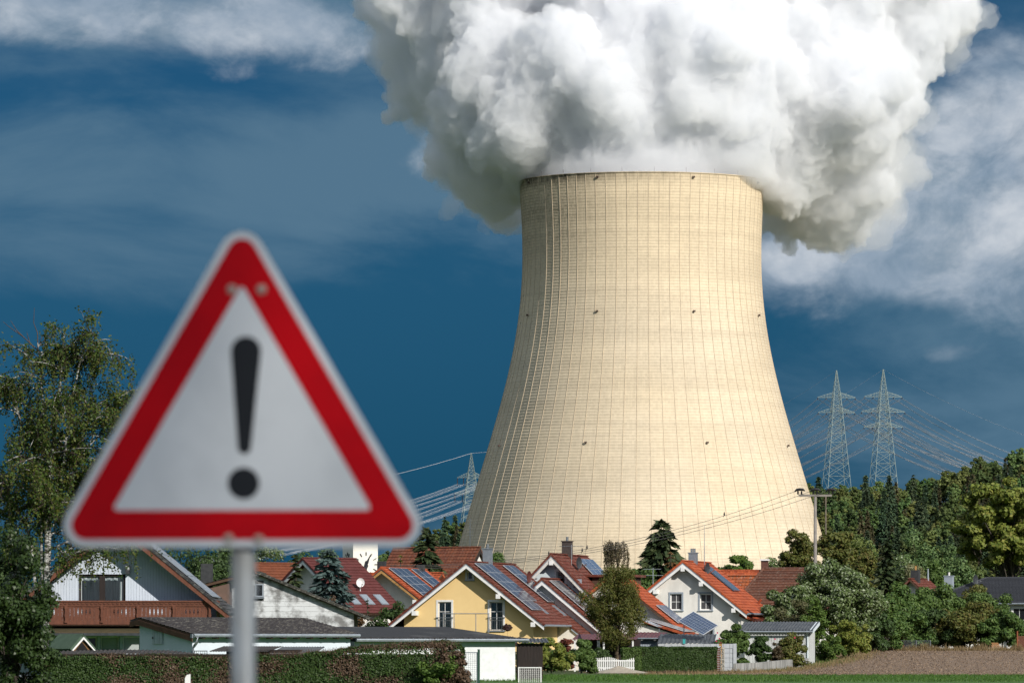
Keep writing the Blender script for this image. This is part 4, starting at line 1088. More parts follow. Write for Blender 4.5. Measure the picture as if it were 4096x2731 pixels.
def hip_house(name, label, pxc, D, rot, W, L, zr, rl, pitch, tile, wall=WHITE, oh=.5, course=.34):
    """hipped roof: W across, L along local x, ridge length rl"""
    root = empty(name, (wx(pxc, D), D, 0), R(rot), label, 'house')
    h = math.tan(R(pitch))*(W/2+oh); ze = zr-h
    a, b = L/2+oh, W/2+oh; r = rl/2
    MB().box(-L/2, L/2, -W/2, W/2, -.5, ze+.25).build('wall', wall, root)
    faces = [((-a, -b), (a, -b), (r, 0), (-r, 0)), ((a, -b), (a, b), (r, 0), (r, 0)), ((a, b), (-a, b), (-r, 0), (r, 0)), ((-a, b), (-a, -b), (-r, 0), (-r, 0))]
    for e0, e1, t1, t0 in faces:
        e0 = Vector((*e0, ze)); e1 = Vector((*e1, ze)); t1 = Vector((*t1, zr)); t0 = Vector((*t0, zr))
        sl_ = MB().add([e0, e1, t1, t0] if (t1-t0).length > .01 else [e0, e1, t1], [(0, 1, 2, 3)] if (t1-t0).length > .01 else [(0, 1, 2)]).build('roof_slope', tile, root)
        n = max(4, int((t0-e0).length/course)); nn = (e1-e0).cross(t0-e0).normalized()
        if nn.z < 0: nn = -nn
        for k in range(n):
            f0, f1 = k/n, (k+1)/n
            p0 = e0.lerp(t0, f0); p1 = e1.lerp(t1, f0); q0 = e0.lerp(t0, f1); q1 = e1.lerp(t1, f1)
            Lc = (p1-p0).length
            if Lc < .3: continue
            m = MB(); N = max(2, int(Lc/.15)); vs = []
            for i in range(N+1):
                u = i/N; wv = .012*(i % 2)
                vs += [p0.lerp(p1, u)+nn*(.05+wv), q0.lerp(q1, u)+nn*.012, p0.lerp(p1, u)+nn*.004]
            m.add(vs, [(3*i, 3*i+3, 3*i+4, 3*i+1) for i in range(N)]+[(3*i, 3*i+2, 3*i+5, 3*i+3) for i in range(N)])
            m.build('tile_course', tile, sl_)
    for p, q in (((-a, -b, ze), (-r, 0, zr)), ((a, -b, ze), (r, 0, zr)), ((a, b, ze), (r, 0, zr)), ((-a, b, ze), (-r, 0, zr)), ((-r, 0, zr), (r, 0, zr))):
        MB().tube([p, q], .11, 8).build('hip_ridge', tile, root)
    g_ = MB(); 
    for p, q in (((-a, -b), (a, -b)), ((a, -b), (a, b)), ((-a, -b), (-a, b))): g_.tube([(p[0], p[1]-.04, ze-.05), (q[0], q[1]-.04, ze-.05)], .075, 8)
    g_.build('gutter', ZINC, root)
    return root, ze
hbr, ze = hip_house('house', 'brown hipped tile roof between the orange roofs and the silver-leaved tree', 3160, 432, -8, 8, 9, wz(2273, 432), 4.2, 42, T_DKBR)
# dark hipped house at the right edge
hdk, ze = hip_house('house', 'cream bungalow with anthracite hipped roof and satellite dish at the right edge', 4025, 480, -18, 9, 12.5, wz(2311, 480), 3.6, 24, T_ANTH)
window(hdk, 2.2, ze-1.5, 1.2, 1.1, y=-4.53, nx=2, recess=.0, sur=WPAINT)
MB().tube([(1.1, -5.0, ze-.1), (1.1, -4.7, ze-.5), (1.1, -4.6, .5)], .06, 6).build('downpipe', ZINC, hdk)
dish(hdk, (-2.4, -1.8, wz(2302, 480)-.4), R(70), .42)
chimney(hdk, -5.6, 2, ze, wz(2302, 480), .75, .6, GREYP, flues=1, capm=WEATHERW)
# red roof with chimney in the bushes
hrd, sr, sl, zr = gable_house('house', 'house mostly hidden by bushes, dark red ridge with black chimney showing', 3638, 2314, 465, -20, 5, 42, 5, tile=T_RED, verge=False, barge=None, gut='')
chimney(hrd, .1, .9, zr-.6, zr+.75, .7, .6, MATS['slate_clad'], flues=1, cap=False, capm=LTWOOD)
hrd2, sr, sl, zr = gable_house('house', 'house hidden by the silver-leaved tree, orange verge and white gable peeping out', 3345, 2345, 432, -8, 5.2, 42, 8, tile=T_ORANGE, barge=WPAINT, gut='')
# red umbrella-like closed parasol mast behind
pm = empty('closed_parasol', (wx(3712, 470), 470, gz(33, 470).item()), 0, 'closed pale parasol standing among the trees behind the red ridge', 'parasol')
MB().lathe([(.05, 2.0), (.2, 2.4), (.16, 3.6), (.05, wz(2285, 470)-1.0)], 10).build('canopy', GREYP, pm); MB().tube([(0, 0, 0), (0, 0, 2.2)], .04, 6).build('pole', STEEL, pm)
# ------------------------------------------------------------------ chalet on the left
D = 285; s = F/D
wz_b, wz_t = 3.05, wz(2294, D)
wins = [dict(x=(400-463)/s, z=wz_b, w=2.42, h=wz_t-wz_b, nx=2, ny=1, frame=DKWOOD, fw=.10, bar=.30, curtain=CURT, recess=.08, sill=None),
        dict(x=(430-463)/s, z=wz(2604, D), w=.95, h=.78, nx=1, ny=1, frame=WPAINT, glass=M('roller_shutter', (.42, .46, .46), (.36, .40, .40), 40, .6, stretch=(.02, .02, 1))),
        dict(x=(519-463)/s, z=wz(2604, D), w=.95, h=.78, nx=1, ny=1, frame=WPAINT, glass=MATS['roller_shutter']),
        dict(x=(345-463)/s, z=wz(2604, D), w=.85, h=.76, nx=1, ny=1, frame=WPAINT, glass=GLASS)]
BOARDM = M('cloud_dimmed_boards', (.58, .64, .73), (.52, .58, .68), 2, .7, stretch=(6, 1, .7))  # bluish tone stands in for the dim cloud light on the chalet
hc, sr, sl, zr = gable_house('chalet', 'white boarded chalet with brown carved balcony half hidden behind the sign', 463, 2080, D, 0, 5.9, 39.3, 10, wall=M('boarding_back', (.33, .37, .43), None, 3, .9), tile=T_DARK,
                             tiled='R', of=1.5, oe=.75, wins=wins, barge=BRWOOD, fascia=None, verge=True, gut='', cat='house')
t_ = math.tan(R(39.3)); tvz = .16/math.cos(R(39.3)); wl = 5.9-.75
zu = lambda x: zr-tvz-.03-t_*abs(x)
wall_c = [c for c in hc.children if c.name.startswith('wall')][0]
bw = .146; x = -wl
hole = [(w['x']-w['w']/2, w['x']+w['w']/2, w['z'], w['z']+w['h']) for w in wins]
while x < wl-.02:
    xa, xb = x+.006, min(wl, x+bw)-.006; xm = (xa+xb)/2
    cuts = sorted([(c_, d_) for a_, b_, c_, d_ in hole if a_-.03 < xm < b_+.03])
    z0 = 1.0
    for c_, d_ in cuts+[(None, None)]:
        if c_ is None:
            pts = [(xa, -.022, z0), (xb, -.022, z0), (xb, -.022, zu(xb)), (xa, -.022, zu(xa))]
        else:
            pts = [(xa, -.022, z0), (xb, -.022, z0), (xb, -.022, c_), (xa, -.022, c_)]
        if pts[2][2]-z0 > .06 and pts[3][2]-z0 > .02: MB().poly(pts, (0, .02, 0)).build('board', BOARDM, wall_c)
        z0 = d_
    x += bw
# rafters below the overhang and the second barge board
for s_ in (1, -1):
    b = MB(); e = .20; y0 = -.75
    b.poly([(0, y0, zr-tvz), (s_*5.75, y0, zr-tvz-t_*5.75), (s_*5.75, y0, zr-tvz-t_*5.75-e), (0, y0, zr-tvz-e*1.3)], (0, .12, 0)); b.build('rafter', BRWOOD, hc)
# solar collector edge on the right slope
for k in range(3): MB().box(1.2+k*1.75, 2.9+k*1.75, -1.2, 6, .11, .15).build('solar_collector', ZINC, sr)
MB().lathe([(.0, -.17), (.1, -.14), (.17, 0), (.14, .1), (.08, .16), (0, .17)], 12).build('globe_lamp', M('milk_glass', (.5, .52, .52), None, 3, .25), hc, ((504-463)/s, -.25, wz(2268, D)), None, True)
MB().box((504-463)/s-.1, (504-463)/s+.1, -.35, -.02, wz(2290, D)-.05, wz(2278, D)).build('lamp_bracket', DKMETAL, hc)
# balcony
yb_ = -1.25; xa, xb = -5.2, (868-463)/(F/283.7); zt = wz(2398, 283.7); zb_ = wz(2496, 283.7)
bal = MB().box(xa-.05, xb+.08, yb_-.16, yb_+.06, zt-.10, zt-.02).build('balcony', BRWOOD, hc)
MB().box(xa, xb, yb_-.08, yb_+.03, zt-.30, zt-.10).build('balcony_rail', BRWOOD, bal)
sc_ = MB(); n = 46
for k in range(n):
    u = xa+(xb-xa)*k/n; w = (xb-xa)/n
    sc_.poly([(u, yb_-.115, zt-.10), (u+w, yb_-.115, zt-.10), (u+w, yb_-.115, zt-.16), (u+w*.75, yb_-.115, zt-.20), (u+w*.5, yb_-.115, zt-.215), (u+w*.25, yb_-.115, zt-.20), (u, yb_-.115, zt-.16)], (0, .03, 0))
sc_.build('scalloped_trim', BRWOOD, bal)
MB().box(xa, xb, yb_-.06, yb_+.03, zb_, zb_+.10).build('balcony_fascia', BRWOOD, bal)
MB().box(xa, xb, yb_-.06, yb_+.02, zb_+.10, zb_+.19).build('balcony_beam', BRWOOD, bal)
MB().box(xa, xb+.06, yb_, -.03, zb_-.06, zb_+.02).build('balcony_floor', SOFFIT, bal)
MB().box(xb+.02, xb+.10, yb_, -.03, zb_+.02, zt-.06).build('balcony_side', BRWOOD, bal)
pan = (1370-940)/2.297/77.5 + .0   # panel pitch, m
pan = (930-600)/2.297/77.5
post_x = [(100+0)/77.5*0 + ((602+k*332)/2.297-463)/77.5 for k in range(-2, 5)]
bh0, bh1 = zb_+.19, zt-.30
def board_poly(x0, x1, notch_l, notch_r, zlo, zhi):
    hs = [(.42, .0), (.47, .022), (.52, .008), (.56, .034), (.62, .034), (.66, .008), (.72, .024), (.80, 0)]
    H = zhi-zlo
    L_ = [(x0, yb_, zlo)]; R_ = [(x1, yb_, zlo)]
    for f_, d_ in hs:
        L_.append((x0+(d_ if notch_l else 0), yb_, zlo+H*f_)); R_.append((x1-(d_ if notch_r else 0), yb_, zlo+H*f_))
    L_.append((x0, yb_, zhi)); R_.append((x1, yb_, zhi))
    m = MB()
    n_ = len(L_)
    vs = [(p[0], yb_-.03+o, p[2]) for o in (0, .03) for p in L_+R_]
    fs = []
    for o in (0, 2*n_):
        for i in range(n_-1): fs.append((o+i, o+n_+i, o+n_+i+1, o+i+1))
    for i in range(n_-1):
        fs.append((i, i+1, 2*n_+i+1, 2*n_+i)); fs.append((n_+i, n_+i+1, 3*n_+i+1, 3*n_+i))
    return m.add(vs, fs)
for k in range(len(post_x)-1):
    x0, x1 = post_x[k], post_x[k+1]; nb = 9; w = (x1-x0)/nb
    for j in range(nb):
        if x0+j*w < xa: continue
        # arched top: outer boards lower
        board_poly(x0+j*w+.004, x0+(j+1)*w-.004, 3 <= j <= 6, 2 <= j <= 5, bh0, bh1).build('balustrade_board', BRWOOD, bal)
    MB().poly([(x0+.05, yb_-.05, bh1), (x1-.05, yb_-.05, bh1), (x1-.05, yb_-.05, bh1-.16)] + [((x1+x0)/2+(x1-x0)*.44*math.cos(math.pi*q/8), yb_-.05, bh1-.16+.12*math.sin(math.pi*q/8)) for q in range(9)] + [(x0+.05, yb_-.05, bh1-.16)], (0, .02, 0)).build('arch_trim', BRWOOD, bal)
for xp in post_x:
    if xa < xp < xb:
        m = MB()
        for z0_, z1_, w_ in ((bh1-.14, bh1, .075), (bh1-.40, bh1-.14, .055), (bh0+.20, bh1-.40, .07), (bh0+.02, bh0+.20, .05), (bh0-.10, bh0+.02, .075)):
            m.box(xp-w_, xp+w_, yb_-.12-w_*.3, yb_-.02, z0_, z1_-.002)
        m.build('baluster', BRWOOD, bal)
# canopy under the balcony
cn = MB().poly([(xa, -2.9, wz(2532, 282)), (1.6, -2.9, wz(2532, 282)), (1.6, -.1, wz(2505, 285)), (xa, -.1, wz(2505, 285))], (0, 0, .03)).build('canopy', M('smoked_canopy', (.10, .088, .05), (.07, .065, .04), 3, .35), hc)
MB().box(xa, 1.6, -2.98, -2.90, wz(2540, 282), wz(2530, 282)).build('canopy_gutter', DKMETAL, cn)
MB().box(xa, 1.6, -.2, -.03, wz(2512, 285), wz(2500, 285)).build('canopy_beam', DKMETAL, cn)

# ------------------------------------------------------------------ white garage with downpipe
ROUGHT = tile_mat('rough_brown_tile', (.036, .033, .036), (.052, .048, .050), (.085, .08, .08), moss=.35)
hgar, sr, sl, zr = gable_house('garage', 'white garage with dark rough tiled roof, zinc gutter and elbowed downpipe', 552, 2468, 254, -50, 4.25, 10.4, 9.2, wall=WHITE_DIM, tile=ROUGHT, tiled='R', hwl=.62, of=.25, ob=.2, oe=.4,
                               barge=SOFFIT, fascia=None, gut='R', verge=False, cat='garage', course=.30, ridge=False)
zf = zr-math.tan(R(10.4))*4.25
ht = MB().box(.85, 1.65, -.05, -.005, 1.75, 2.50).build('hatch', M('hatch_paint', (.50, .55, .60), None, 3, .6), hgar)
for k in range(4): MB().box(.88+k*.19, 1.05+k*.19, -.075, -.05, 1.78, 2.47).build('hatch_board', MATS['hatch_paint'], ht)
MB().box(.9, .96, -.11, -.075, 2.0, 2.1).build('latch', DKMETAL, ht)
for k in range(12): MB().box(3.85, 4.22, .35+k*.78, .47+k*.78, zf-.20, zf-.07).build('rafter_end', SOFFIT, hgar)
MB().tube([(4.31, -.05, zf-.1), (4.30, -.05, zf-.35), (4.05, -.04, zf-.55), (3.93, -.03, zf-.75), (3.93, -.03, .0)], .065, 8).build('downpipe', ZINC, hgar, smooth=True)
MB().box(4.1, 4.25, -.30, .05, zf-.17, zf+.02).build('gutter_end', ZINC, hgar)
MB().lathe([(0, -.02), (.22, -.02), (.20, .1), (0, .16)], 12).build('vent_cap', ZINC, hgar, (3.9, 2.6, 1.85), (0, R(90), 0))

# ------------------------------------------------------------------ long white shed with dark flat roof
hsh, sr, sl, zr = gable_house('shed', 'long white shed with flat dark corrugated roof behind the ragged hedge', 1100, 2504, 263, -55, 7.0, 4.9, 9.2, wall=M('rough_white', (.68, .70, .72), (.56, .57, .58), 2.4, .95, bump=.6, bscale=22, contrast=(.4, .8)),
                               tile=M('bitumen', (.030, .031, .034), (.085, .085, .085), .35, .85, contrast=(.5, .72), bump=.4), tiled='', hwl=.62, of=.2, ob=.45, oe=.4, barge=None, fascia=None, gut='R', verge=False, cat='shed', ridge=False)
zf = zr-math.tan(R(4.9))*7.0
w_ = MB(); n = 120
for k in range(n):
    ya = -.2+9.85*k/n; yb2 = -.2+9.85*(k+1)/n; za = .03*math.sin(k*1.57); zb2 = .03*math.sin((k+1)*1.57)
    w_.add([(6.6, ya, zf+.07+za), (7.12, ya, zf+.03+za), (7.12, yb2, zf+.03+zb2), (6.6, yb2, zf+.07+zb2)], [(0, 1, 2, 3)])
w_.build('corrugated_eave', CORRB, hsh)
# dark wooden lean-to at its right end
lean = empty('lean_to', (wx(2093, 266), 266.5, 0), R(2), 'dark brown timber lean-to with grey sheet roof at the end of the white shed', 'shed')
zt = wz(2572, 266)
lw = MB().box(-.25, .95, 0, 2.2, 0, zt).build('wall', SOFFIT, lean)
for k in range(8): MB().box(-.25+k*.15, -.25+k*.15+.142, -.025, -.002, .02, zt-.02).build('board', DKWOOD, lw)
corrugated('roof', -.5, 1.25, -.3, 2.4, zt+.06, zt+.25, CORR, lean)
# meshes: gate beside the hedge, white framed panel
def mesh_panel(name, label, px0, px1, py0, D, z0, rz, mat, fr=.05, step=.09, cat='gate', wire=.006):
    w = (px1-px0)/F*D/max(.3, math.cos(R(rz))); zt = wz(py0, D)
    o = empty(name, (wx(px0, D), D, 0), R(rz), label, cat)
    f_ = MB(); f_.bar((0, 0, z0), (0, 0, zt), fr); f_.bar((w, 0, z0), (w, 0, zt), fr); f_.bar((0, 0, zt-fr/2), (w, 0, zt-fr/2), fr*.9); f_.bar((0, 0, z0+fr/2), (w, 0, z0+fr/2), fr*.9)
    f_.build('frame', mat, o)
    m = MB(); k = step
    while k < w: m.bar((k, .001, z0), (k, .001, zt), wire*2); k += step
    k = z0+step
    while k < zt: m.bar((0, -.001, k), (w, -.001, k), wire*2); k += step
    m.build('wire_mesh', mat, o)
    return o
GREENP = M('green_post', (.025, .07, .05), None, 3, .5)
mesh_panel('mesh_gate', 'grey wire mesh gate between the ragged hedge and the green post', 1848, 1908, 2606, 233, .05, 0, ZINC, cat='gate')
gp = MB().box(-.05, .05, -.05, .05, 0, wz(2597, 233)).box(-.06, .06, -.06, .06, wz(2597, 233), wz(2597, 233)+.02).build('gate_post', GREENP, None, (wx(1915, 233), 233, 0)); tag(gp, 'dark green steel gate post in front of the white shed wall', 'post')
mesh_panel('mesh_fence', 'white framed wire mesh panel leaning before the dark lean-to', 2075, 2164, 2666, 251, -.05, 0, WPAINT, cat='fence')
mesh_panel('small_mesh_frame', 'small wire grid frame standing by the garage wall left of the sign post', 778, 828, 2600, 240, .9, 0, DKMETAL, fr=.03, cat='grid')
# playhouse with green roof
ph, sr, sl, zr = gable_house('playhouse', 'little wooden playhouse with green felt roof and white trim behind the hedge', 333, 2533, 240, 38, .68, 44, 1.75, wall=M('playhouse_wood', (.20, .11, .045), (.14, .075, .03), 4, .8), tile=M('green_felt', (.07, .11, .075), (.055, .09, .062), 3, .9),
                             tiled='', of=.12, ob=.05, oe=.14, barge=WPAINT, fascia=None, gut='', verge=False, cat='playhouse', ridge=False, bargeh=.07)
MB().add([(-.36, -.012, .9), (.36, -.012, .9), (.36, -.012, zr-.75), (0, -.012, zr-.35), (-.36, -.012, zr-.75)], [(0, 1, 2, 3, 4)]).build('opening', BLACKHOLE, ph)
# low dark sheds behind the hedge
lo = empty('log_store', (wx(200, 236), 236, 0), 0, 'long low log store with black corrugated roof just above the hedge', 'shed')
w = (805-200)/F*236; zt = wz(2612, 236)
MB().box(.1, w-.1, .1, 1.9, 0, zt-.1).build('wall', SOFFIT, lo)
ro = MB(); n = 150
for k in range(n+1):
    x = w*k/n; h_ = .025*math.sin(k*1.5) + .06*math.sin(math.pi*k/n) - .12*sm((k/n-.75)/.25)
    ro.v += [(x, -.1, zt-.06+h_), (x, 2.1, zt+.10+h_), (x, -.1, zt-.08+h_)]
for k in range(n): ro.f += [(3*k, 3*k+3, 3*k+4, 3*k+1), (3*k, 3*k+2, 3*k+5, 3*k+3)]
ro.build('roof', CORRB, lo)
ls = empty('wood_shed', (wx(880, 238), 238, 0), R(-12), 'small dark timber shed with sagging brown roof hidden mostly by the sign post', 'shed')
zt = wz(2592, 238)
MB().box(.2, 3.4, .3, 2.0, 0, zt-.05).build('wall', DKWOOD, ls)
corrugated('roof', -.45, 2.2, -.2, 2.3, zt-.12, zt+.10, CORRB, ls, pitch=.12, amp=.015)
corrugated('roof', 2.2, 4.1, -.2, 2.3, zt-.26, zt+.08, CORR, ls, pitch=.12, amp=.02)

# ------------------------------------------------------------------ right: carports, walls, gates
D = 362
cp = empty('carport', (wx(2510, D), D, 0), R(-6), 'grey boarded shed with maroon sheet metal roof beside the willow', 'shed')
zt = wz(2548, D); w = (2640-2510)/F*D
cw = MB().box(0, w, .1, 3, 0, zt).build('wall', GREYP, cp)
for k in range(13): MB().box(k*w/13, k*w/13+w/13-.02, .07, .1, 0, zt-.02).build('board', GREYP, cw)
corrugated('roof', -.2, w+.25, -.35, 3.3, zt-.02, zt+.35, M('maroon_sheet', (.12, .03, .03), (.10, .025, .028), 2, .45), cp, pitch=.25, amp=.02)
for k in (.9, 1.7): MB().box(w*k/2-.06, w*k/2+.06, -.3, .1, zt-.18, zt-.06).build('rafter_end', WPAINT, cp)
MB().tube([(-.2, -.36, zt-.06), (w+.2, -.36, zt-.06)], .05, 6).build('gutter', ZINC, cp)
# blue array on the maroon shed
st = empty('solar_rack', (wx(2512, 366), 366.5, zt+.55), R(-13), 'blue tilted solar panels standing on the maroon shed roof', 'solar panel')
me = MB().box(0, 1.0, 0, 1.62, 0, .05).mesh('solar_panel', SOLARB)
for k in range(2): link('solar_panel', me, st, (.1+k*1.02, -.2, .95-k*.42), (0, R(22), 0))
m = MB(); m.bar((.1, .2, -.6), (.1, .2, .95), .05); m.bar((2.1, .2, -.6), (2.1, .2, .05), .05); m.build('stand', ZINC, st)
c2 = empty('carport', (wx(2638, 358), 358, 0), R(-4), 'grey carport with corrugated roof carrying one tilted solar panel', 'carport')
w = (2845-2638)/F*358; zt = wz(2572, 358)
MB().box(.1, w-.1, .3, 4.5, 0, zt-.1).build('wall', PALEBLUE, c2)
corrugated('roof', -.15, w+.2, -.2, 4.8, zt, zt+.62, CORR, c2, pitch=.28, amp=.03)
MB().box(-.15, w+.2, -.23, -.2, zt-.16, zt-.02).build('fascia', DKMETAL, c2)
MB().poly([(w+.22, -.2, zt-.18), (w+.22, 4.8, zt+.44), (w+.22, 4.8, zt+.66), (w+.22, -.2, zt+.05)], (.03, 0, 0)).build('barge_board', PALEBLUE, c2)
ts = empty('solar_stand', (wx(2735, 359), 360, wz(2548, 359)), R(-28), 'large framed blue solar panel tilted on a stand above the grey carport', 'solar panel')
pn = MB().box(0, 2.05, 0, 1.75, 0, .05).build('panel', solar_mat('blue_framed_cells', (.035, .055, .10), (.045, .068, .125), (.30, .34, .38), 12, 6, .05), ts, (-.15, -.5, 1.05), (R(24), R(27), 0))
m = MB(); m.bar((.05, 0, -.4), (.05, 0, 1.0), .05); m.bar((1.5, .2, -.4), (1.5, .2, .35), .05); m.bar((-.3, 0, -.25), (2, 0, -.25), .05); m.build('stand', ZINC, ts)
# block wall
bw_ = empty('block_wall', (wx(2632, 352), 352, 0), R(-2), 'pale grey block garden wall behind the clipped hedge', 'wall')
w = (2945-2632)/F*352; zt = wz(2573, 352)
BLOCK = M('grey_block', (.44, .46, .49), (.38, .40, .43), 3, .9, bump=.5, bscale=14)
bc = MB().box(0, w, .02, .2, 0, zt-.01).build('wall_core', M('mortar', (.25, .26, .27), None, 3, .9), bw_)
nx_, rows_ = 12, 6
for r_ in range(rows_):
    for k in range(nx_):
        x0 = w*k/nx_; x1 = w*(k+1)/nx_; z0 = zt*(r_)/rows_; z1 = zt*(r_+1)/rows_
        MB().box(x0+.008, x1-.008, -.03 if r_ == rows_-1 else 0., .22, z0+.008, z1-.006).build('block', BLOCK, bw_)
MB().box(w-.2, w+.02, -.06, .26, 0, zt+.01).build('pier', BLOCK, bw_)
tb = MB().box(-.08, .08, -.08, .08, 0, .28).box(-.1, .1, -.1, .1, .28, .31).build('turquoise_box', M('turquoise', (.04, .35, .36), None, 3, .5), None, (wx(2738, 351), 351.9, zt)); tag(tb, 'small turquoise box on top of the block wall', 'box')
# gabion post with bird house
gb = empty('gabion', (wx(2890, 345), 345.5, 0), 0, 'narrow gabion of pale stones in a wire cage at the end of the hedge', 'gabion')
rg_ = random.Random(3); ico = None
def stone_mesh():
    bm = bmesh.new(); bmesh.ops.create_icosphere(bm, subdivisions=1, radius=.055)
    for v in bm.verts: v.co *= rg_.uniform(.75, 1.2)
    me = bpy.data.meshes.new('stone'); bm.to_mesh(me); bm.free(); me.materials.append(M('pale_stone', (.42, .40, .36), (.30, .29, .26), 9, .9) if 'pale_stone' not in MATS else MATS['pale_stone']); return me
sms = [stone_mesh() for _ in range(4)]
for k in range(16):
    for j in range(3): link('stone', sms[(k+j) % 4], gb, (.0+j*.09-.09+rg_.uniform(-.02, .02), rg_.uniform(-.03, .03), .06+k*.095), (rg_.random()*3, rg_.random()*3, 0))
MB().box(-.15, .15, .05, .16, 0, 1.6).build('backing', MATS['pale_stone'], gb)
sg = empty('slatted_gate', (wx(2868, 345), 345.5, 0), 0, 'narrow brown slatted wooden gate between hedge and gabion', 'gate')
for k in range(14): MB().box(.0, .27, 0, .03, .06+k*.108, .145+k*.108).build('slat', BRWOOD, sg)
MB().box(.27, .33, -.02, .05, 0, 1.66).build('post', LTWOOD, sg)
bh = empty('bird_house', (wx(2883, 345), 345.4, 1.66), 0, 'tiny wooden bird house on the gate post', 'bird house')
MB().box(-.09, .09, -.09, .09, 0, .18).build('box', LTWOOD, bh); MB().poly([(-.15, -.13, .16), (.15, -.13, .16), (0, -.13, .29)], (0, .26, 0)).build('roof', BRWOOD, bh)
# concrete retaining wall, curving up to the shed
rw = empty('retaining_wall', (0, 0, 0), 0, 'low stained concrete retaining wall beside the gravel edge of the field', 'wall')
CONCW = M('stained_concrete', (.34, .335, .325), (.13, .13, .125), 1.0, .9, stretch=(3, 3, .4), contrast=(.4, .7), bump=.3)
pts = [(wx(2945, 347), 347, -.1, wz(2652, 347)), (wx(3040, 351), 351, .0, wz(2648, 351)), (wx(3140, 358), 358, .15, wz(2638, 358)), (wx(3235, 368), 368, .3, wz(2631, 368))]
for (x0, y0, za, zb2), (x1, y1, zc, zd) in zip(pts, pts[1:]):
    m = MB(); dv = Vector((x1-x0, y1-y0, 0)).normalized(); nv = Vector((-dv.y, dv.x, 0))*.2
    a0 = Vector((x0, y0, -.3)); a1 = Vector((x1-dv.x*.01, y1-dv.y*.01, -.3))
    m.add([a0, a1, a1+nv, a0+nv, Vector((x0, y0, zb2)), Vector((a1.x, a1.y, zd)), Vector((a1.x, a1.y, zd))+nv, Vector((x0, y0, zb2))+nv], [(0, 3, 2, 1), (4, 5, 6, 7), (0, 1, 5, 4), (1, 2, 6, 5), (2, 3, 7, 6), (3, 0, 4, 7)])
    m.build('wall_section', CONCW, rw)
# terrace fill behind it
# long pale timber shed
D = 378
rsd = empty('timber_shed', (wx(3238, D), D-.0, gz(20, D).item()-.2), R(-10), 'long pale weathered timber shed with blue-grey corrugated roof and white gutter', 'shed')
zt = wz(2527, D)-rsd.location.z; L_ = 4.5
PBOARD = M('pale_boards', (.60, .62, .62), (.42, .43, .42), 3, .85, stretch=(5, 5, .5))
# front runs to the left and forward; right end wall recedes
wl_ = MB().box(-L_, 0, 0, 2.9, 0, zt).build('wall', M('shed_core', (.3, .31, .32), None, 3, .9), rsd)
for k in range(24): MB().box(-L_+k*L_/24+.006, -L_+(k+1)*L_/24-.006, -.025, -.003, .05, zt-.02).build('board', PBOARD, wl_)
for k in range(14): MB().box(.003, .028, .0+k*2.9/14+.008, (k+1)*2.9/14-.008, .05, zt+.0).build('board', PBOARD, wl_)
MB().poly([(-.0, -.35, zt-.05), (.0, 3.3, zt+.50), (0, 3.3, zt+.72), (0, -.35, zt+.16)], (.32, 0, 0)).build('barge_board', PALEBLUE, rsd, (.0, 0, 0))
MB().poly([(-.0, .0, zt), (.0, 2.9, zt), (0, 2.9, zt+.45), (0, 0, zt+.02)], (-L_, 0, 0)).build('gable_fill', MATS['shed_core'], rsd)
corrugated('roof', -L_-.4, .30, -.42, 3.35, zt+.16, zt+.74, CORR, rsd, pitch=.22, amp=.03)
MB().tube([(-L_-.3, -.46, zt+.04), (.28, -.46, zt+.04)], .07, 8).build('gutter', ZINC, rsd)
MB().tube([(-.12, -.44, zt), (-.12, -.1, zt-.25), (-.12, -.1, .25), (.05, -.2, .1), (.45, -.3, .05)], .05, 8).build('downpipe', PALEBLUE, rsd)
# picket gate
pg = empty('picket_gate', (wx(2343, 340), 340, 0), 0, 'white picket gate with gently arched top in front of the willow', 'gate')
w = (2538-2343)/F*340; n = 26
pts_ = MB().box(-.032, .032, 0, .022, 0, 1).add([(-.032, 0, 1), (.032, 0, 1), (0, 0, 1.06), (-.032, .022, 1), (.032, .022, 1), (0, .022, 1.06)], [(0, 1, 2), (5, 4, 3), (1, 4, 5, 2), (0, 2, 5, 3)]).mesh('picket', WPAINT)
for k in range(n):
    o = link('picket', pts_, pg, (.06+k*(w-.12)/(n-1), 0, .08)); o.scale = (1, 1, .80+.14*math.sin(math.pi*k/(n-1)*2-.3)*(.5) + .05*math.cos(k*.5))
for z in (.28, .72): MB().box(0, w, .024, .06, z, z+.08).build('rail', WPAINT, pg)
# pergola post and veranda behind the picket gate
vp = MB().tube([(0, 0, 0), (0, 0, wz(2560, 352))], .09, 8).build('veranda_post', WEATHERW, None, (wx(2394, 352), 352, 0)); tag(vp, 'white veranda post behind the picket gate', 'post')
vr = empty('veranda', (wx(2290, 358), 358, 0), R(-8), 'dark red roofed veranda in the shade between bushes and willow', 'veranda')
corrugated('roof', 0, 4.2, -.5, 3, wz(2556, 358), wz(2540, 358)+.1, MATS['maroon_sheet'], vr, pitch=.25, amp=.02); MB().box(.1, 4.1, 2.4, 3, 0, wz(2556, 358)).build('wall', DKWOOD, vr)
for k in (.2, 2.1, 4.0): MB().box(k-.05, k+.05, -.4, -.3, 0, wz(2556, 358)-.03).build('post', WPAINT, vr)
pr = empty('pink_parasol', (wx(2318, 352), 352, 0), 0, 'closed dusty pink parasol above the leafy bushes', 'parasol')
MB().tube([(0, 0, 0), (0, 0, wz(2550, 352))], .03, 6).build('pole', STEEL, pr); MB().lathe([(.02, wz(2533, 352)), (.07, wz(2540, 352)), (.14, wz(2552, 352)), (.06, wz(2553, 352))], 8).build('canopy', M('dusty_pink', (.28, .17, .22), None, 3, .9), pr)
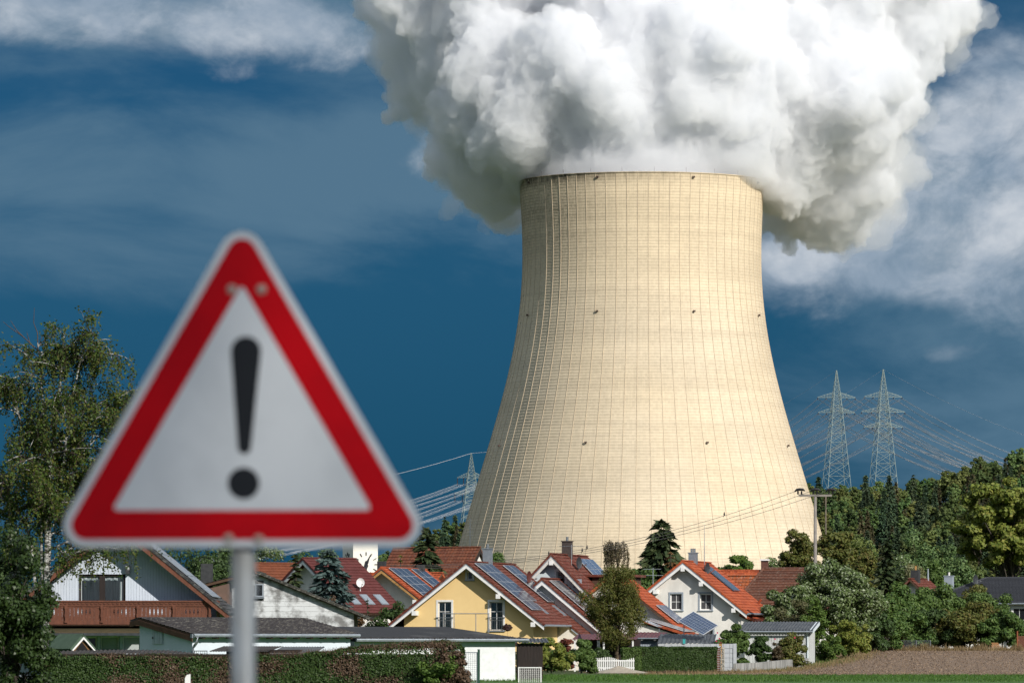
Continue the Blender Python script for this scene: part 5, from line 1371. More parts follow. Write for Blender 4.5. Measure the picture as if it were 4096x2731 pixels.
# sand heap
sh = MB(); n = 28; sp = []
for i in range(9):
    r_ = i/8
    for k in range(n):
        a = 2*math.pi*k/n; rr = r_*(1+.12*math.sin(3*a+1)+.05*math.sin(7*a))
        sh.v.append((1.75*rr*math.cos(a), .9*rr*math.sin(a), .42*(1-r_)**1.1*(1+.08*math.sin(5*a+i))))
for i in range(8):
    for k in range(n): sh.f.append((i*n+k, i*n+(k+1) % n, (i+1)*n+(k+1) % n, (i+1)*n+k))
o = sh.build('sand_heap', M('pale_sand', (.36, .32, .26), (.27, .24, .20), 4, .95, bump=.5, bscale=15), None, (wx(2475, 337), 337, .01), None, True); tag(o, 'pale heap of sand or gravel before the picket gate', 'sand heap')
# far fence with wire mesh and orange board, brown gate at the right edge
ff = empty('wire_fence', (wx(3492, 428), 428, 0), 0, 'thin wire mesh fence with grey posts under the bushes behind the field', 'fence')
w = (3722-3492)/F*428
for k in range(5):
    x = w*k/4; zb2 = gz(ff.location.x+x, 428).item(); MB().tube([(x, 0, zb2-.1), (x, 0, zb2+.85)], .022, 6).build('post', ZINC, ff)
m = MB(); zb2 = gz(ff.location.x, 428).item(); zc = gz(ff.location.x+w, 428).item()
for k in range(9): m.bar((0, 0, zb2+.05+k*.1), (w, 0, zc+.05+k*.1), .006)
for k in range(56): x = w*k/55; m.bar((x, .003, zb2), (x, .003, zb2+.85), .006)
m.build('wire_mesh', ZINC, ff)
ob = MB().box(-.3, .3, -.05, .05, .5, .72).box(-.3, -.24, -.04, .04, -.1, .499).box(.24, .3, -.04, .04, -.1, .499).build('orange_trestle', M('orange_paint', (.55, .10, .03), None, 3, .6), None, (wx(3593, 429), 429, gz(30, 429).item())); tag(ob, 'small bright orange trestle behind the wire fence', 'trestle')
bg_ = empty('plank_fence', (wx(4070, 428), 428, gz(39, 428).item()), 0, 'red-brown horizontal plank fence with tall post at the right edge', 'fence')
for k in range(11): MB().box(0.05, 1.9, 0, .03, .05+k*.105, .14+k*.105).build('plank', BRWOOD, bg_)
MB().box(-.05, .05, -.03, .07, 0, wz(2522, 428)-bg_.location.z).build('post', M('rust_post', (.25, .08, .035), None, 3, .7), bg_)
fw_ = empty('firewood_stack', (wx(3985, 430), 430.4, gz(37, 430).item()), 0, 'small stack of orange-brown firewood below the bushes', 'firewood')
lm = MB().tube([(0, -.15, 0), (0, .15, 0)], .05, 8).mesh('log', M('cut_wood', (.45, .24, .10), (.30, .15, .07), 5, .8))
for r_ in range(7):
    for k in range(6-(r_ > 4)): link('log', lm, fw_, (-.3+k*.11+(r_ % 2)*.05, 0, .06+r_*.095))
lg = MB().tube([(-.35, 0, .2), (.4, .05, .2)], .22, 12).build('cut_log', M('log_bark', (.22, .15, .10), (.15, .10, .07), 5, .9), None, (wx(3355, 392), 392, gz(23, 392).item())); tag(lg, 'short cut tree log lying on the green bank', 'log')
# road delineator post
dp = empty('delineator_post', (wx(751, 122), 122, 0), 0, 'white plastic roadside delineator post with slanted top before the hedge', 'road post')
zt = wz(2694, 122)
MB().poly([(-.06, -.05, 0), (.06, -.05, 0), (.06, -.05, zt), (-.02, -.05, zt-.02), (-.06, -.05, zt-.09)], (0, .1, 0)).build('body', WPAINT, dp)
MB().box(-.045, .045, -.054, -.0505, zt-.42, zt-.24).build('black_band', CLK, dp); MB().box(-.025, .025, -.058, -.0545, zt-.40, zt-.26).build('reflector', STEEL, dp)
# ------------------------------------------------------------------ wooded hill behind
_tp = [(600, 2360), (1000, 2330), (1400, 2260), (1600, 2140), (1740, 2075), (1850, 2030), (2000, 2000), (2300, 1995), (3000, 1925), (3220, 1892), (3500, 1880), (3700, 1850), (3900, 1792), (4096, 1752), (4600, 1690), (5400, 1800), (7000, 2000)]
def hillz(x, y):
    x = np.asarray(x, float); y = np.asarray(y, float)
    px = 2048 + x/2650*F
    top = CAMZ+(HZ-np.interp(px, [p[0] for p in _tp], [p[1] for p in _tp]))/F*2650 - 21
    return np.maximum(top, 4)*sm((y-2140)/520)*(1-.6*sm((y-2800)/600)) - .3
HILLM = M('forest_floor', (.020, .030, .010), (.03, .028, .014), .05, .95)
sheet('hill', np.linspace(-220, 640, 60), np.linspace(2140, 3400, 60), 0., HILLM, hillz)
def fir(h, r, seed): 
    return conifer_mesh(h, r, 26, 15, np.random.default_rng(seed), L_FIR, 2.5, droop=.30, dens=7, aspect=.5, name='fir')
def beech_mesh(h, w, seed, n=7000, size=1.05, mat=L_BEECH, nclump=80):
    rng = np.random.default_rng(seed)
    cl = crown(0, 0, h*.54, w*.44, w*.44, h*.42, nclump, rng, csize=(.10, .19))
    p, nr = clump_cloud(cl, n, rng, shell=.45); v, q = leaves(p, nr, size, rng, .75)
    return np_mesh('beech', v, q, mat)
TRK = M('pale_trunk', (.22, .18, .14), (.12, .10, .08), .6, .9)
firs = [fir(23, 4.0, 11), fir(26, 4.4, 12), fir(20, 3.6, 13)]
beeches = [beech_mesh(20, 11, 21), beech_mesh(22, 13, 22), beech_mesh(18, 10, 23), beech_mesh(21, 12, 24)]
oaks = [beech_mesh(18, 11, 25, mat=L_OAK), beech_mesh(20, 10, 26, mat=L_OAK)]
larches = [conifer_mesh(22, 3.6, 24, 13, np.random.default_rng(27), L_LARCH, 2.3, droop=.30, dens=6, aspect=.45, name='larch'), conifer_mesh(19, 3.4, 24, 13, np.random.default_rng(28), L_LARCH, 2.2, droop=.25, dens=6, aspect=.45, name='larch')]
trk = MB().tube([(0, 0, -1), (0, 0, 9), (0, 0, 16)], [.32, .24, .1], 6).mesh('trunk', TRK)
rf = random.Random(8)
def forest(px0, px1, d0, d1, step, row, zfun, firp):
    y = d0
    while y < d1:
        x0, x1 = wx(px0, y), wx(px1, y); x = x0 + rf.uniform(0, step)
        while x < x1:
            xx = x+rf.uniform(-3, 3); yy = y+rf.uniform(-row*.4, row*.4); zz = float(zfun(xx, yy))
            p = firp(xx, yy); t = (yy-d0)/(d1-d0)
            zone = ('at the foot of', 'on the lower slope of', 'on the upper slope of', 'on the skyline of')[0 if t < .12 else 1 if t < .5 else 2 if t < .88 else 3]
            hill_ = 'the right hill' if px0 > 2000 else 'the left hill'
            part_ = '' if px0 < 2000 else ', left half' if xx < wx((px0+px1)/2, yy) else ', right half'
            if rf.random() < p*(.45 if t > .85 else 1):
                if rf.random() < .65: o = link('fir_tree', rf.choice(firs), None, (xx, yy, zz)); tag(o, f'dark conifer {zone} {hill_}{part_}', 'tree', f'dark conifers {zone} {hill_}{part_}')
                else: o = link('larch_tree', rf.choice(larches), None, (xx, yy, zz)); tag(o, f'olive-brown conifer {zone} {hill_}{part_}', 'tree', f'brownish conifers {zone} {hill_}{part_}')
            elif rf.random() < .38:
                o = link('oak_tree', rf.choice(oaks), None, (xx, yy, zz)); tag(o, f'yellowish green broadleaf tree {zone} {hill_}{part_}', 'tree', f'yellowish trees {zone} {hill_}{part_}')
            else:
                o = link('beech_tree', rf.choice(beeches), None, (xx, yy, zz)); tag(o, f'round deep green broadleaf tree {zone} {hill_}{part_}', 'tree', f'green trees {zone} {hill_}{part_}')
            k = rf.uniform(.55, .88); o.scale = (k*rf.uniform(.9, 1.15), k, k); o.rotation_euler = (0, 0, rf.uniform(0, 6.28))
            if rf.random() < .15: link('trunk', trk, o)
            x += step*rf.uniform(.8, 1.25)
        y += row
clus = lambda x, y: .36+.55*mnoise.noise(Vector((x*.03, y*.012, 3)))
forest(3170, 4180, 2150, 2690, 7.6, 17.5, hillz, clus)
forest(1480, 1900, 2230, 2690, 9, 25, hillz, lambda x, y: .25)
# nearer lighter trees at the foot of the wood, each one placed
def gzz(px, D): return float(gz(wx(px, D), D))
def tree_at(name, label, px, D, ytop, wpx, mat, n, size, seed, **kw):
    z0 = gzz(px, D)
    zt = wz(ytop, D); zt += (zt-z0)*(.09 if kw.get('cat') == 'bush' else .04)
    return broadleaf(name, label, px, D, z0, zt, wpx/F*D, mat, n, size, seed, **kw)
L_FAR = leafmat('far_leaf', [(.060, .108, .039), (.090, .150, .048), (.128, .188, .063)], trans=.15)
L_FARY = leafmat('far_yellow_leaf', [(.098, .133, .036), (.140, .175, .048), (.182, .210, .063)], trans=.2)
tree_at('foothill_tree', 'pale green round tree at the foot of the wood right of the utility pole', 3390, 1250, 2112, 150, L_FARY, 5000, .6, 31)
tree_at('foothill_tree', 'light green tree with feathery crown below the dark firs', 3470, 1150, 2135, 140, L_FARY, 5000, .55, 32)
tree_at('foothill_tree', 'broad mid green beech at the foot of the wood, centre right', 3690, 1300, 2100, 230, L_FAR, 7000, .65, 33)
tree_at('foothill_tree', 'grey-green willow at the foot of the wood behind the dark spruce', 3600, 900, 2195, 150, L_SILV, 6000, .4, 34)
tree_at('foothill_tree', 'small green tree left of the yellow-green ash at the foot of the wood', 3790, 1050, 2150, 150, L_FAR, 5500, .5, 35)
tree_at('foothill_tree', 'low light green tree in front of the wood beside the ash', 3850, 800, 2225, 150, L_FAR, 5500, .4, 36)
tree_at('foothill_tree', 'dark green tree low between wood and bungalow roof', 3760, 620, 2205, 150, L_MID, 6000, .3, 37)
tree_at('foothill_tree', 'soft pale tree in front of the left hill beside the church', 1560, 1200, 2200, 170, L_FAR, 4500, .6, 38)
tree_at('foothill_tree', 'olive green tree below the left hill next to the barn roof', 1620, 900, 2225, 130, L_FAR, 4500, .5, 39)

# ------------------------------------------------------------------ garden and village trees
tree_at('ash_tree', 'large yellow-green ash tree with feathery crown at the right edge', 4050, 520, 1900, 560, L_YEL, 40000, .40, 41, nclump=150, base=.36, csize=(.10, .17), shell=.3)
tree_at('round_tree', 'dark leafy tree with loose crown in front of the tower foot, left of the pole', 3200, 505, 2098, 190, L_OLIVE, 10000, .27, 42, nclump=44, base=.35, shell=.2, csize=(.16, .27))
tree_at('round_tree', 'broad dark green tree right behind the utility pole', 3340, 520, 2098, 270, L_OLIVE, 15000, .32, 43, nclump=56, base=.3, csize=(.15, .25), shell=.3)
tree_at('round_tree', 'dark olive tree sloping down right of the utility pole', 3440, 500, 2150, 190, L_OLIVE, 10000, .30, 44, nclump=44, base=.2, csize=(.16, .26), shell=.3)
conifer('spruce_tree', 'wide dark spruce standing right of the silver-leaved tree', 3545, 470, 0.8, wz(2160, 470), 270/F*470, L_SPRUCE, 45, levels=30, per=16, size=.8, dens=11, aspect=.45)
tree_at('pale_willow', 'pale yellowish silver willow behind the red ridge with chimney', 3660, 500, 2195, 120, leafmat('pale_willow_leaf', [(.14, .15, .06), (.20, .20, .09), (.26, .25, .15), (.10, .12, .05)]), 8000, .22, 46, base=.2)
tree_at('silver_tree', 'big silver-leaved shrub tree hiding a house right of the white house', 3330, 402, 2225, 470, L_SILV, 34000, .22, 47, nclump=110, base=.05, csize=(.13, .21), top_taper=.3, shell=.3)
tree_at('silver_tree', 'smaller silver-leaved shrub spreading left before the brown roof', 3165, 398, 2300, 230, L_SILV, 12000, .21, 48, nclump=40, base=.05, csize=(.16, .26), cat='tree')
def bush_at(label, px, D, ytop, wpx, mat, n, size, seed, name='bush', cat='bush', **kw):
    kw.setdefault('base', .02); kw.setdefault('nclump', 44); kw.setdefault('csize', (.17, .28)); kw.setdefault('shell', .35); kw.setdefault('lo', -.6)
    return tree_at(name, label, px, D, ytop, wpx, mat, n, size, seed, cat=cat, **kw)
bush_at('pale wispy shrub rising behind the timber shed', 3185, 390, 2395, 207, leafmat('wispy_leaf', [(.075, .082, .035), (.11, .11, .05), (.15, .14, .07)]), 9000, 0.18, 51)
bush_at('bright green upright shrub between shed roof and silver tree', 3255, 388, 2345, 122, L_BRIGHT, 7000, 0.18, 52)
bush_at('round yellow-green bush right of the timber shed', 3395, 388, 2468, 232, L_YEL, 15000, 0.16, 53, nclump=46, csize=(.16, .26))
bush_at('low bright leafy bush at the corner of the timber shed', 3325, 384, 2540, 146, L_BRIGHT, 8000, 0.14, 54)
bush_at('tall dark cherry bush in the middle of the row behind the field', 3620, 442, 2335, 268, L_BUSH, 16000, 0.25, 55, nclump=40)
bush_at('cherry bush with hanging leaves under the red ridge', 3740, 444, 2325, 293, L_MID, 16000, 0.25, 56, nclump=40)
bush_at('broad dark bush behind the wire fence', 3600, 434, 2425, 329, L_BUSH, 17000, 0.22, 57, nclump=44)
bush_at('dense dark green bush behind the field, middle of the row', 3740, 436, 2420, 293, L_DARK, 16000, 0.21, 58, nclump=40)
bush_at('large olive-brown bush behind the field, right half of the row', 3880, 436, 2405, 366, L_OLIVE, 20000, 0.21, 59, nclump=50)
bush_at('green apple tree with loose twigs before the dark bungalow roof', 3965, 446, 2320, 207, L_MID, 11000, 0.22, 60, nclump=34)
bush_at('bush with small yellow-green leaves left of the bungalow wall', 3900, 448, 2340, 207, L_OLIVE, 11000, 0.22, 61)
bush_at('dark bush at the right end of the row beside the plank fence', 4010, 434, 2440, 232, L_BUSH, 13000, 0.22, 62)
bush_at('clipped dark green thuja at the right edge above the plank fence', 4090, 436, 2470, 122, L_HEDGE, 9000, 0.16, 63)
bush_at('dark bush under the silver tree beside the yellow-green bush', 3490, 415, 2440, 207, L_DARK, 12000, 0.22, 64)
bush_at('dense leafy climber bush with large glossy leaves before the timber shed', 2935, 357, 2492, 171, L_MID, 9000, 0.22, 65, nclump=34, name='leafy_bush')
bush_at('slim upright evergreen bush before the timber shed', 3038, 359, 2512, 104, L_HEDGE, 7000, 0.14, 66)
bush_at('red-flowering rose bush beside the shed downpipe', 3165, 362, 2528, 183, L_OLIVE, 9000, 0.16, 67)
bush_at('small brownish clipped box bush on the retaining wall', 3105, 360, 2570, 67, leafmat('bronze_leaf', [(.06, .05, .025), (.09, .065, .035)]), 4000, 0.13, 68)
bush_at('dark green bush closing the gap left of the wire fence', 3530, 426, 2380, 200, L_BUSH, 12000, .22, 69)
# rose flowers
PINK = M('rose_pink', (.55, .03, .12), None, 3, .6)
fl = MB()
for (px, py) in ((3112, 2554), (3192, 2548), (2872, 2530), (2880, 2552), (2868, 2562)):
    c = Vector((wx(px, 354.5 if px > 3000 else 353), 358.5 if px > 3000 else 354, wz(py, 357)))
    o = bpy.data.objects.new('rose', None)
    m = MB()
    for k in range(5):
        a = k*1.256; m.add([(0, 0, 0), (.05*math.cos(a), -.03, .05*math.sin(a)), (.06*math.cos(a+.6), -.05, .06*math.sin(a+.6)), (.05*math.cos(a+1.2), -.03, .05*math.sin(a+1.2))], [(0, 1, 2, 3)])
    bpy.data.objects.remove(o)
    tag(m.build('rose', PINK, None, c), 'pink rose bloom on the garden bushes', 'flower', 'pink roses')
# clipped hedge
Dh = 345
hedge('clipped_hedge', 'neatly clipped dark green box-shaped hedge before the grey block wall', wx(2530, Dh), wx(2866, Dh), Dh-.6, Dh+.8, 0, wz(2588, Dh), L_HEDGE, 26000, .095, 70, rough=.07)
hedge('clipped_hedge', 'lighter green hedge stub between picket gate and the dark clipped hedge', wx(2490, Dh-1), wx(2562, Dh-1), Dh-1.5, Dh+.2, 0, wz(2592, Dh-1), L_MID, 7000, .10, 71, rough=.09)
# willow
def willow():
    D = 349; rng = np.random.default_rng(75); H = wz(2262, D)
    root = empty('willow_tree', (wx(2462, D), D, 0), 0, 'feathery olive-brown willow standing in front of the houses', 'tree')
    s = D/F; m = MB(); cl = []
    tips = []
    base = (-.0, 0, 0)
    mid = (.12, 0, wz(2560, D))
    limb(m, base, mid, .15, .11, rng, 5, .03, 8)
    for k in range(22):
        a = rng.uniform(0, 6.28); f_ = rng.uniform(.25, 1)
        px = rng.normal(0, 48); zt = H - rng.uniform(0, .75)*H*.62 - abs(px)*.012
        tip = (px*s*1.15, rng.normal(0, .7), max(1.6, zt-.2))
        limb(m, mid, tip, .055, .015, rng, 6, .06, 5); tips.append(tip)
        cl.append((tip[0], tip[1], tip[2], rng.uniform(.45, .75), rng.uniform(.45, .75), rng.uniform(.45, .8)))
    for k in range(44):
        f_ = rng.uniform(0, 1); zc = 1.9+f_*(H-2.2); wmax = 1.62*math.sin(math.pi*min(1, .22+.66*f_))**.8
        a = rng.uniform(0, 6.28); q = math.sqrt(rng.random())
        cl.append((wmax*q*math.cos(a)+.05, wmax*q*math.sin(a)*.8, zc, rng.uniform(.35, .62), rng.uniform(.35, .62), rng.uniform(.4, .66)))
    p, nr = clump_cloud(cl, 36000, rng, shell=.1, up=.1, rand=1.4)
    keep = p[:, 2] > 1.1; p, nr = p[keep], nr[keep]
    v, q = leaves(p, nr, .16, rng, .30)
    link('crown', np_mesh('crown', v, q, L_OLIVE), root); m.build('trunk', M('willow_bark', (.13, .095, .06), (.08, .06, .04), 5, .9), root)
willow()
bush_at('bright leafy laurel bush beside the dark lean-to', 2205, 328, 2556, 207, L_YEL, 14000, 0.17, 76, nclump=40, csize=(.14, .24), name='laurel_bush')
bush_at('darker leafy bush between the laurel and the picket gate', 2325, 333, 2545, 183, L_MID, 11000, 0.17, 77, nclump=36, name='leafy_bush')
bush_at('deep green shrub filling the gap under the willow', 2400, 346, 2590, 134, L_DARK, 7000, 0.16, 78)
bush_at('small dark purple-leaved shrub in front of the yellow wall', 2030, 352, 2490, 104, leafmat('purple_leaf', [(.05, .025, .025), (.08, .04, .035), (.04, .03, .02)]), 2600, 0.16, 79, nclump=14, shell=.2)
bush_at('small red maple at the right corner of the yellow house', 2258, 350, 2526, 98, leafmat('red_leaf', [(.14, .035, .025), (.19, .06, .035)]), 2600, 0.17, 80, nclump=12)
bush_at('low green plants along the foot of the yellow wall', 2150, 345, 2548, 244, L_BUSH, 7000, 0.16, 81)
conifer('spruce_tree', 'large dark spruce in front of the tower between the red and orange roofs', 2645, 452, 0, wz(2080, 452), 430/F*452, L_SPRUCE, 82, levels=44, per=20, size=.85, dens=13, droop=.40, shape=.60, aspect=.45)
conifer('dying_conifer', 'small dying conifer with orange-brown needles left of the orange roof', 2683, 425, 0, wz(2200, 425), 190/F*425, L_BROWN, 83, levels=26, per=12, size=.36, dens=8, shape=.7)
tree_at('garden_tree', 'dark leafy tree low beside the orange roof and antenna', 2560, 432, 2255, 150, L_BUSH, 9000, .20, 84)
# aerial on a mast in front of it
an = empty('roof_aerial', (wx(2612, 415), 415, 0), 0, 'thin television aerial with two crossbars left of the orange roof', 'antenna')
m = MB().tube([(0, 0, 0), (0, 0, wz(2270, 415))], .035, 6); m.build('mast', ZINC, an)
m = MB(); m.bar((-.75, 0, wz(2275, 415)), (.6, 0, wz(2275, 415)), .03); m.bar((-.75, 0, wz(2300, 415)), (.75, 0, wz(2300, 415)), .03)
for k in range(6): m.bar((-.7+k*.26, -.3, wz(2275, 415)), (-.7+k*.26, .3, wz(2275, 415)), .02)
m.build('crossbar', ZINC, an)
# weeping birch, half bare
def weeping():
    D = 447; rng = np.random.default_rng(86); root = empty('weeping_birch', (wx(2455, D), D, 0), 0, 'thin weeping birch with brown hanging twigs before the tower', 'tree')
    H = wz(2158, D); m = MB(); limb(m, (0, 0, 0), (.1, 0, H-.5), .14, .05, rng, 6, .02, 7); P = []
    for k in range(46):
        a = rng.uniform(0, 6.28); r_ = rng.uniform(.25, 1.25); z0 = H-rng.uniform(0, .9)-.12*r_*r_
        x, y = r_*math.cos(a), r_*math.sin(a)*.8
        top = (x, y, z0); limb(m, (.08, 0, z0-.7-r_*.3), top, .035, .016, rng, 3, .05, 4)
        L = rng.uniform(.9, 2.6); n_ = int(L*26)
        zz = z0 - np.linspace(0, L, n_); xx = x + .08*np.sin(np.linspace(0, 4, n_)+a) + rng.normal(size=n_)*.05
        P.append(np.stack([xx, y+rng.normal(size=n_)*.05, zz], 1)); m.tube([(x, y, z0), (x+.05, y, z0-L*.5), (x, y, z0-L)], .012, 3)
    p = np.concatenate(P); v, q = leaves(p, unit(rng.normal(size=p.shape)), .16, rng, .5)
    link('crown', np_mesh('crown', v, q, leafmat('weeping_leaf', [(.11, .085, .045), (.16, .12, .07), (.07, .07, .03), (.20, .16, .10)])), root); m.build('trunk', BARK, root)
weeping()
tree_at('garden_tree', 'bright green leafy tree above the ridge of the white house, right of its chimney', 2950, 540, 2190, 190, L_BRIGHT, 9000, .34, 87, base=.2, nclump=44, csize=(.15,.25))
tree_at('garden_tree', 'grey-green tree between the bright tree and the big dark tree by the tower foot', 3085, 545, 2212, 130, L_SILV, 7000, .3, 88, base=.2, nclump=36)
tree_at('garden_tree', 'small green treetop beside the white gable of the barn', 1985, 520, 2192, 90, L_BUSH, 5000, .2, 89, base=.3)
conifer('spruce_tree', 'green spruce before the barn roof, right of the sign corner', 1708, 436, 0, wz(2108, 436), 320/F*436, L_SPRUCE, 90, levels=36, per=16, size=.8, dens=11, droop=.3, shape=.7, aspect=.45)
conifer('garden_shrub', 'slim yellow-green ivy column by the black chimney', 1602, 434, 0, wz(2212, 434), 55/F*434, L_YEL, 91, levels=20, per=9, size=.4)
bush_at('dark green garden shrub under the maroon roof', 1555, 374, 2398, 232, L_HEDGE, 12000, 0.18, 92, nclump=36)
bush_at('dark spreading yew left of the yellow house verge', 1625, 373, 2418, 134, L_DARK, 7000, 0.18, 93)
bush_at('reddish-brown tangled shrub under the eave of the grey panelled house', 1448, 372, 2455, 110, L_BROWN, 3500, 0.16, 94)
conifer('blue_spruce', 'blue-grey spruce in front of the maroon roof', 1318, 372, 0, wz(2190, 372), 360/F*372, L_BLUES, 95, levels=34, per=18, size=.6, dens=13, droop=.2, shape=.6, aspect=.45)
conifer('small_conifer', 'small dark conifer in front of the rust-brown roof', 1183, 366, 0, wz(2215, 366), 170/F*366, L_SPRUCE, 96, levels=28, per=12, size=.5, dens=9, aspect=.45, droop=.2)
conifer('small_conifer', 'little young conifer top by the skylights of the maroon roof', 1470, 371, 0, wz(2385, 371), 45/F*371, L_SPRUCE, 97, levels=16, per=7, size=.28)
bush_at('brown twiggy shrub behind the sloping mossy verge', 1330, 362, 2365, 134, L_DEADH, 3500, 0.16, 98, shell=.2)
tree_at('background_tree', 'dense dark hedge-like tree behind the chalet roof and clad chimney', 790, 420, 2150, 430, L_DARK, 20000, .24, 99, nclump=60, base=.1)
tree_at('background_tree', 'tall green poplar-like tree left behind the sign post', 930, 470, 2120, 200, L_BUSH, 10000, .24, 100, base=.1)
tree_at('background_tree', 'pale green tree behind the rust-brown roof', 1075, 560, 2150, 160, L_SILV, 9000, .24, 101, base=.1)
tree_at('background_tree', 'mid green tree behind the rust-brown roof next to the church', 1200, 580, 2155, 180, L_MID, 9000, .26, 102, base=.1)
tree_at('background_tree', 'green treetop left of the church tower behind the sign edge', 1310, 600, 2140, 170, L_FAR, 9000, .26, 103, base=.1)
tree_at('background_tree', 'dark treetop between church tower and barn', 1560, 640, 2215, 160, L_FAR, 7000, .28, 104, base=.1)
tree_at('background_tree', 'dark tree mass at the left edge behind the birch', 40, 300, 2060, 330, L_DARK, 16000, .2, 105, base=.05, nclump=50)
# small lattice mast between the trees left of the church
# ------------------------------------------------------------------ left foreground: leafy shrub, birch, hedge
bush_at('big dark leafy shrub filling the lower left corner', 55, 116, 2085, 390, leafmat('glossy_dark_leaf', [(.020, .040, .010), (.030, .056, .014), (.045, .075, .022)], rough=.4, trans=.15), 30000, .085, 110, nclump=90, csize=(.13, .22), name='corner_shrub')
def birch():
    D = 250; rng = np.random.default_rng(111); s = D/F
    X0 = wx(178, D)
    root = empty('birch_tree', (X0, D, 0), 0, 'tall birch with white branching stems and drooping foliage at the left edge', 'tree')
    m = MB(); P = []; bare = MB()
    def L3(px, py, dy=0): return np.array([wx(px, D)-X0, dy, wz(py, D)])
    def strand(p, L, dens=24, drift=0.):
        n_ = max(4, int(L*dens)); t = np.linspace(0, 1, n_); ph = rng.uniform(0, 6)
        x = p[0]+drift*t*L+.06*np.sin(t*4+ph); y = p[1]+.06*np.cos(t*3+ph); z = p[2]-L*t**1.1
        q = np.stack([x, y, z], 1)
        bare.tube([q[0], q[n_//2], q[-1]], .006, 3, False)
        P.append(q+rng.normal(size=q.shape)*.05)
    def grow(p, d_, L, r, depth, leafy=True):
        seg = 6; pts = [np.array(p)]; dd = np.array(d_, float); dd /= np.linalg.norm(dd)
        for i in range(seg):
            dd = dd + rng.normal(size=3)*.13 + np.array([0, 0, (.10 if depth < 2 else -.14)]); dd /= np.linalg.norm(dd)
            pts.append(pts[-1]+dd*L/seg)
        tgt = m if depth < 3 else bare
        tgt.tube(pts, [r*(1-.75*i/seg) for i in range(seg+1)], 7 if depth == 0 else 5 if depth < 3 else 3)
        if depth < 3:
            nk = {0: 9, 1: 6, 2: 5}[depth]
            for k in range(nk):
                i = rng.integers(2 if depth == 0 else 1, seg+1); a = rng.uniform(0, 6.28)
                side = np.array([math.cos(a), math.sin(a), 0.]); nd = dd*.45 + side*.75 + np.array([0, 0, .35 if depth < 2 else 0.])
                grow(pts[i], nd, L*rng.uniform(.38, .62), r*(1-.75*i/seg)*.55+.006, depth+1, leafy)
        if leafy and depth >= 2:
            for q in pts[2:]:
                if rng.random() < .75: strand(q, rng.uniform(.25, .95) if depth == 3 else rng.uniform(.2, .6))
                k_ = rng.integers(5, 14); P.append(q+rng.normal(size=(k_, 3))*.14)
        return pts
    # main stems: measured along the white trunks
    stems = [[(182, 2690), (185, 2350), (192, 2050), (205, 1850), (238, 1640), (250, 1480), (262, 1320)],
             [(180, 2690), (165, 2050), (150, 1880), (105, 1760), (70, 1620), (40, 1500)],
             [(184, 2690), (200, 2080), (255, 1870), (275, 1700), (300, 1560), (330, 1420), (400, 1330)],
             [(176, 2690), (120, 2150), (60, 2020), (10, 1960), (-60, 1900)],
             [(183, 2690), (190, 1900), (170, 1600), (160, 1450), (150, 1370)]]
    for k, st in enumerate(stems):
        dy = rng.uniform(-1, 1)*.9
        pts = [L3(px, py, dy*min(1, i/3)) for i, (px, py) in enumerate(st)]
        r0 = (.13, .09, .10, .08, .08)[k]; n_ = len(pts)
        m.tube(pts, [r0*(1-.82*i/(n_-1)) for i in range(n_)], 8)
        for j in range(22):
            f_ = rng.uniform(.22, 1.0)*(n_-1); i = min(n_-2, int(f_)); q = pts[i]+(pts[i+1]-pts[i])*(f_-i)
            a = rng.uniform(0, 6.28); hi = f_/(n_-1)
            nd = np.array([math.cos(a), math.sin(a)*.9, rng.uniform(.15, .9)])
            grow(q, nd, rng.uniform(1.5, 3.1)*(1.35-.6*hi), .05*(1.2-.7*hi), 2)
    # long drooping branches reaching right in front of the chalet
    for (a, b) in (((192, 2300), (430, 2185)), ((190, 2250), (560, 2150)), ((190, 2330), (330, 2210)), ((195, 2200), (640, 2130)), ((190, 2280), (500, 2200)), ((190, 2210), (280, 2260))):
        p0 = L3(*a, 0); p1 = L3(*b, rng.uniform(-1, -.3)); pts = [p0+(p1-p0)*t+np.array([0, 0, .5*math.sin(math.pi*t)]) for t in np.linspace(0, 1, 8)]
        m.tube(pts, [.05*(1-.85*i/7) for i in range(8)], 5)
        for i in range(3, 8):
            for k in range(5):
                q = pts[i]+rng.normal(size=3)*np.array([.35, .3, .15]); strand(q, rng.uniform(.4, 1.25), 30, .1)
    # branches spreading right towards the sign
    for (a, b) in (((215, 1820), (470, 1560)), ((230, 1760), (520, 1560)), ((205, 1900), (480, 1700)), ((200, 1980), (430, 1780)), ((198, 2050), (400, 1900)), ((210, 1850), (400, 1640)), ((195, 2120), (330, 1960))):
        grow(L3(*a, 0), L3(*b, rng.uniform(-.6, .6))-L3(*a, 0), np.linalg.norm(L3(*b)-L3(*a)), .055, 1)
    # bare twigs above the crown
    for st in ([(150, 1400), (148, 1330), (133, 1290), (136, 1230)], [(150, 1400), (90, 1345), (40, 1310), (10, 1285)], [(150, 1390), (165, 1350), (187, 1318)], [(90, 1345), (65, 1320), (40, 1280)], [(150, 1380), (205, 1340), (215, 1300)], [(120, 1380), (105, 1325)]):
        pts = [L3(px, py, .2) for px, py in st]; bare.tube(pts, [.028*(1-.7*i/(len(pts)-1)) for i in range(len(pts))], 4)
    p = np.concatenate(P); p = p[rng.random(len(p)) < .58]
    v, q = leaves(p, unit(rng.normal(size=p.shape)+np.array([0, -.3, .4])), .12, rng, .75)
    print('birch leaves', len(p))
    link('crown', np_mesh('crown', v, q, L_BIRCH), root)
    mt, g_, p_ = newmat('birch_bark'); tc_ = g_.n('ShaderNodeTexCoord')
    nn = g_.noise(g_.vmath('MULTIPLY', tc_.outputs['Object'], (2., 2., 6.)), 2.2, 5, .65)
    g_.put(p_.inputs['Base Color'], g_.mix(g_.sstep(nn, .44, .56), (.40, .40, .39), (.05, .045, .04))); p_.inputs['Roughness'].default_value = .8
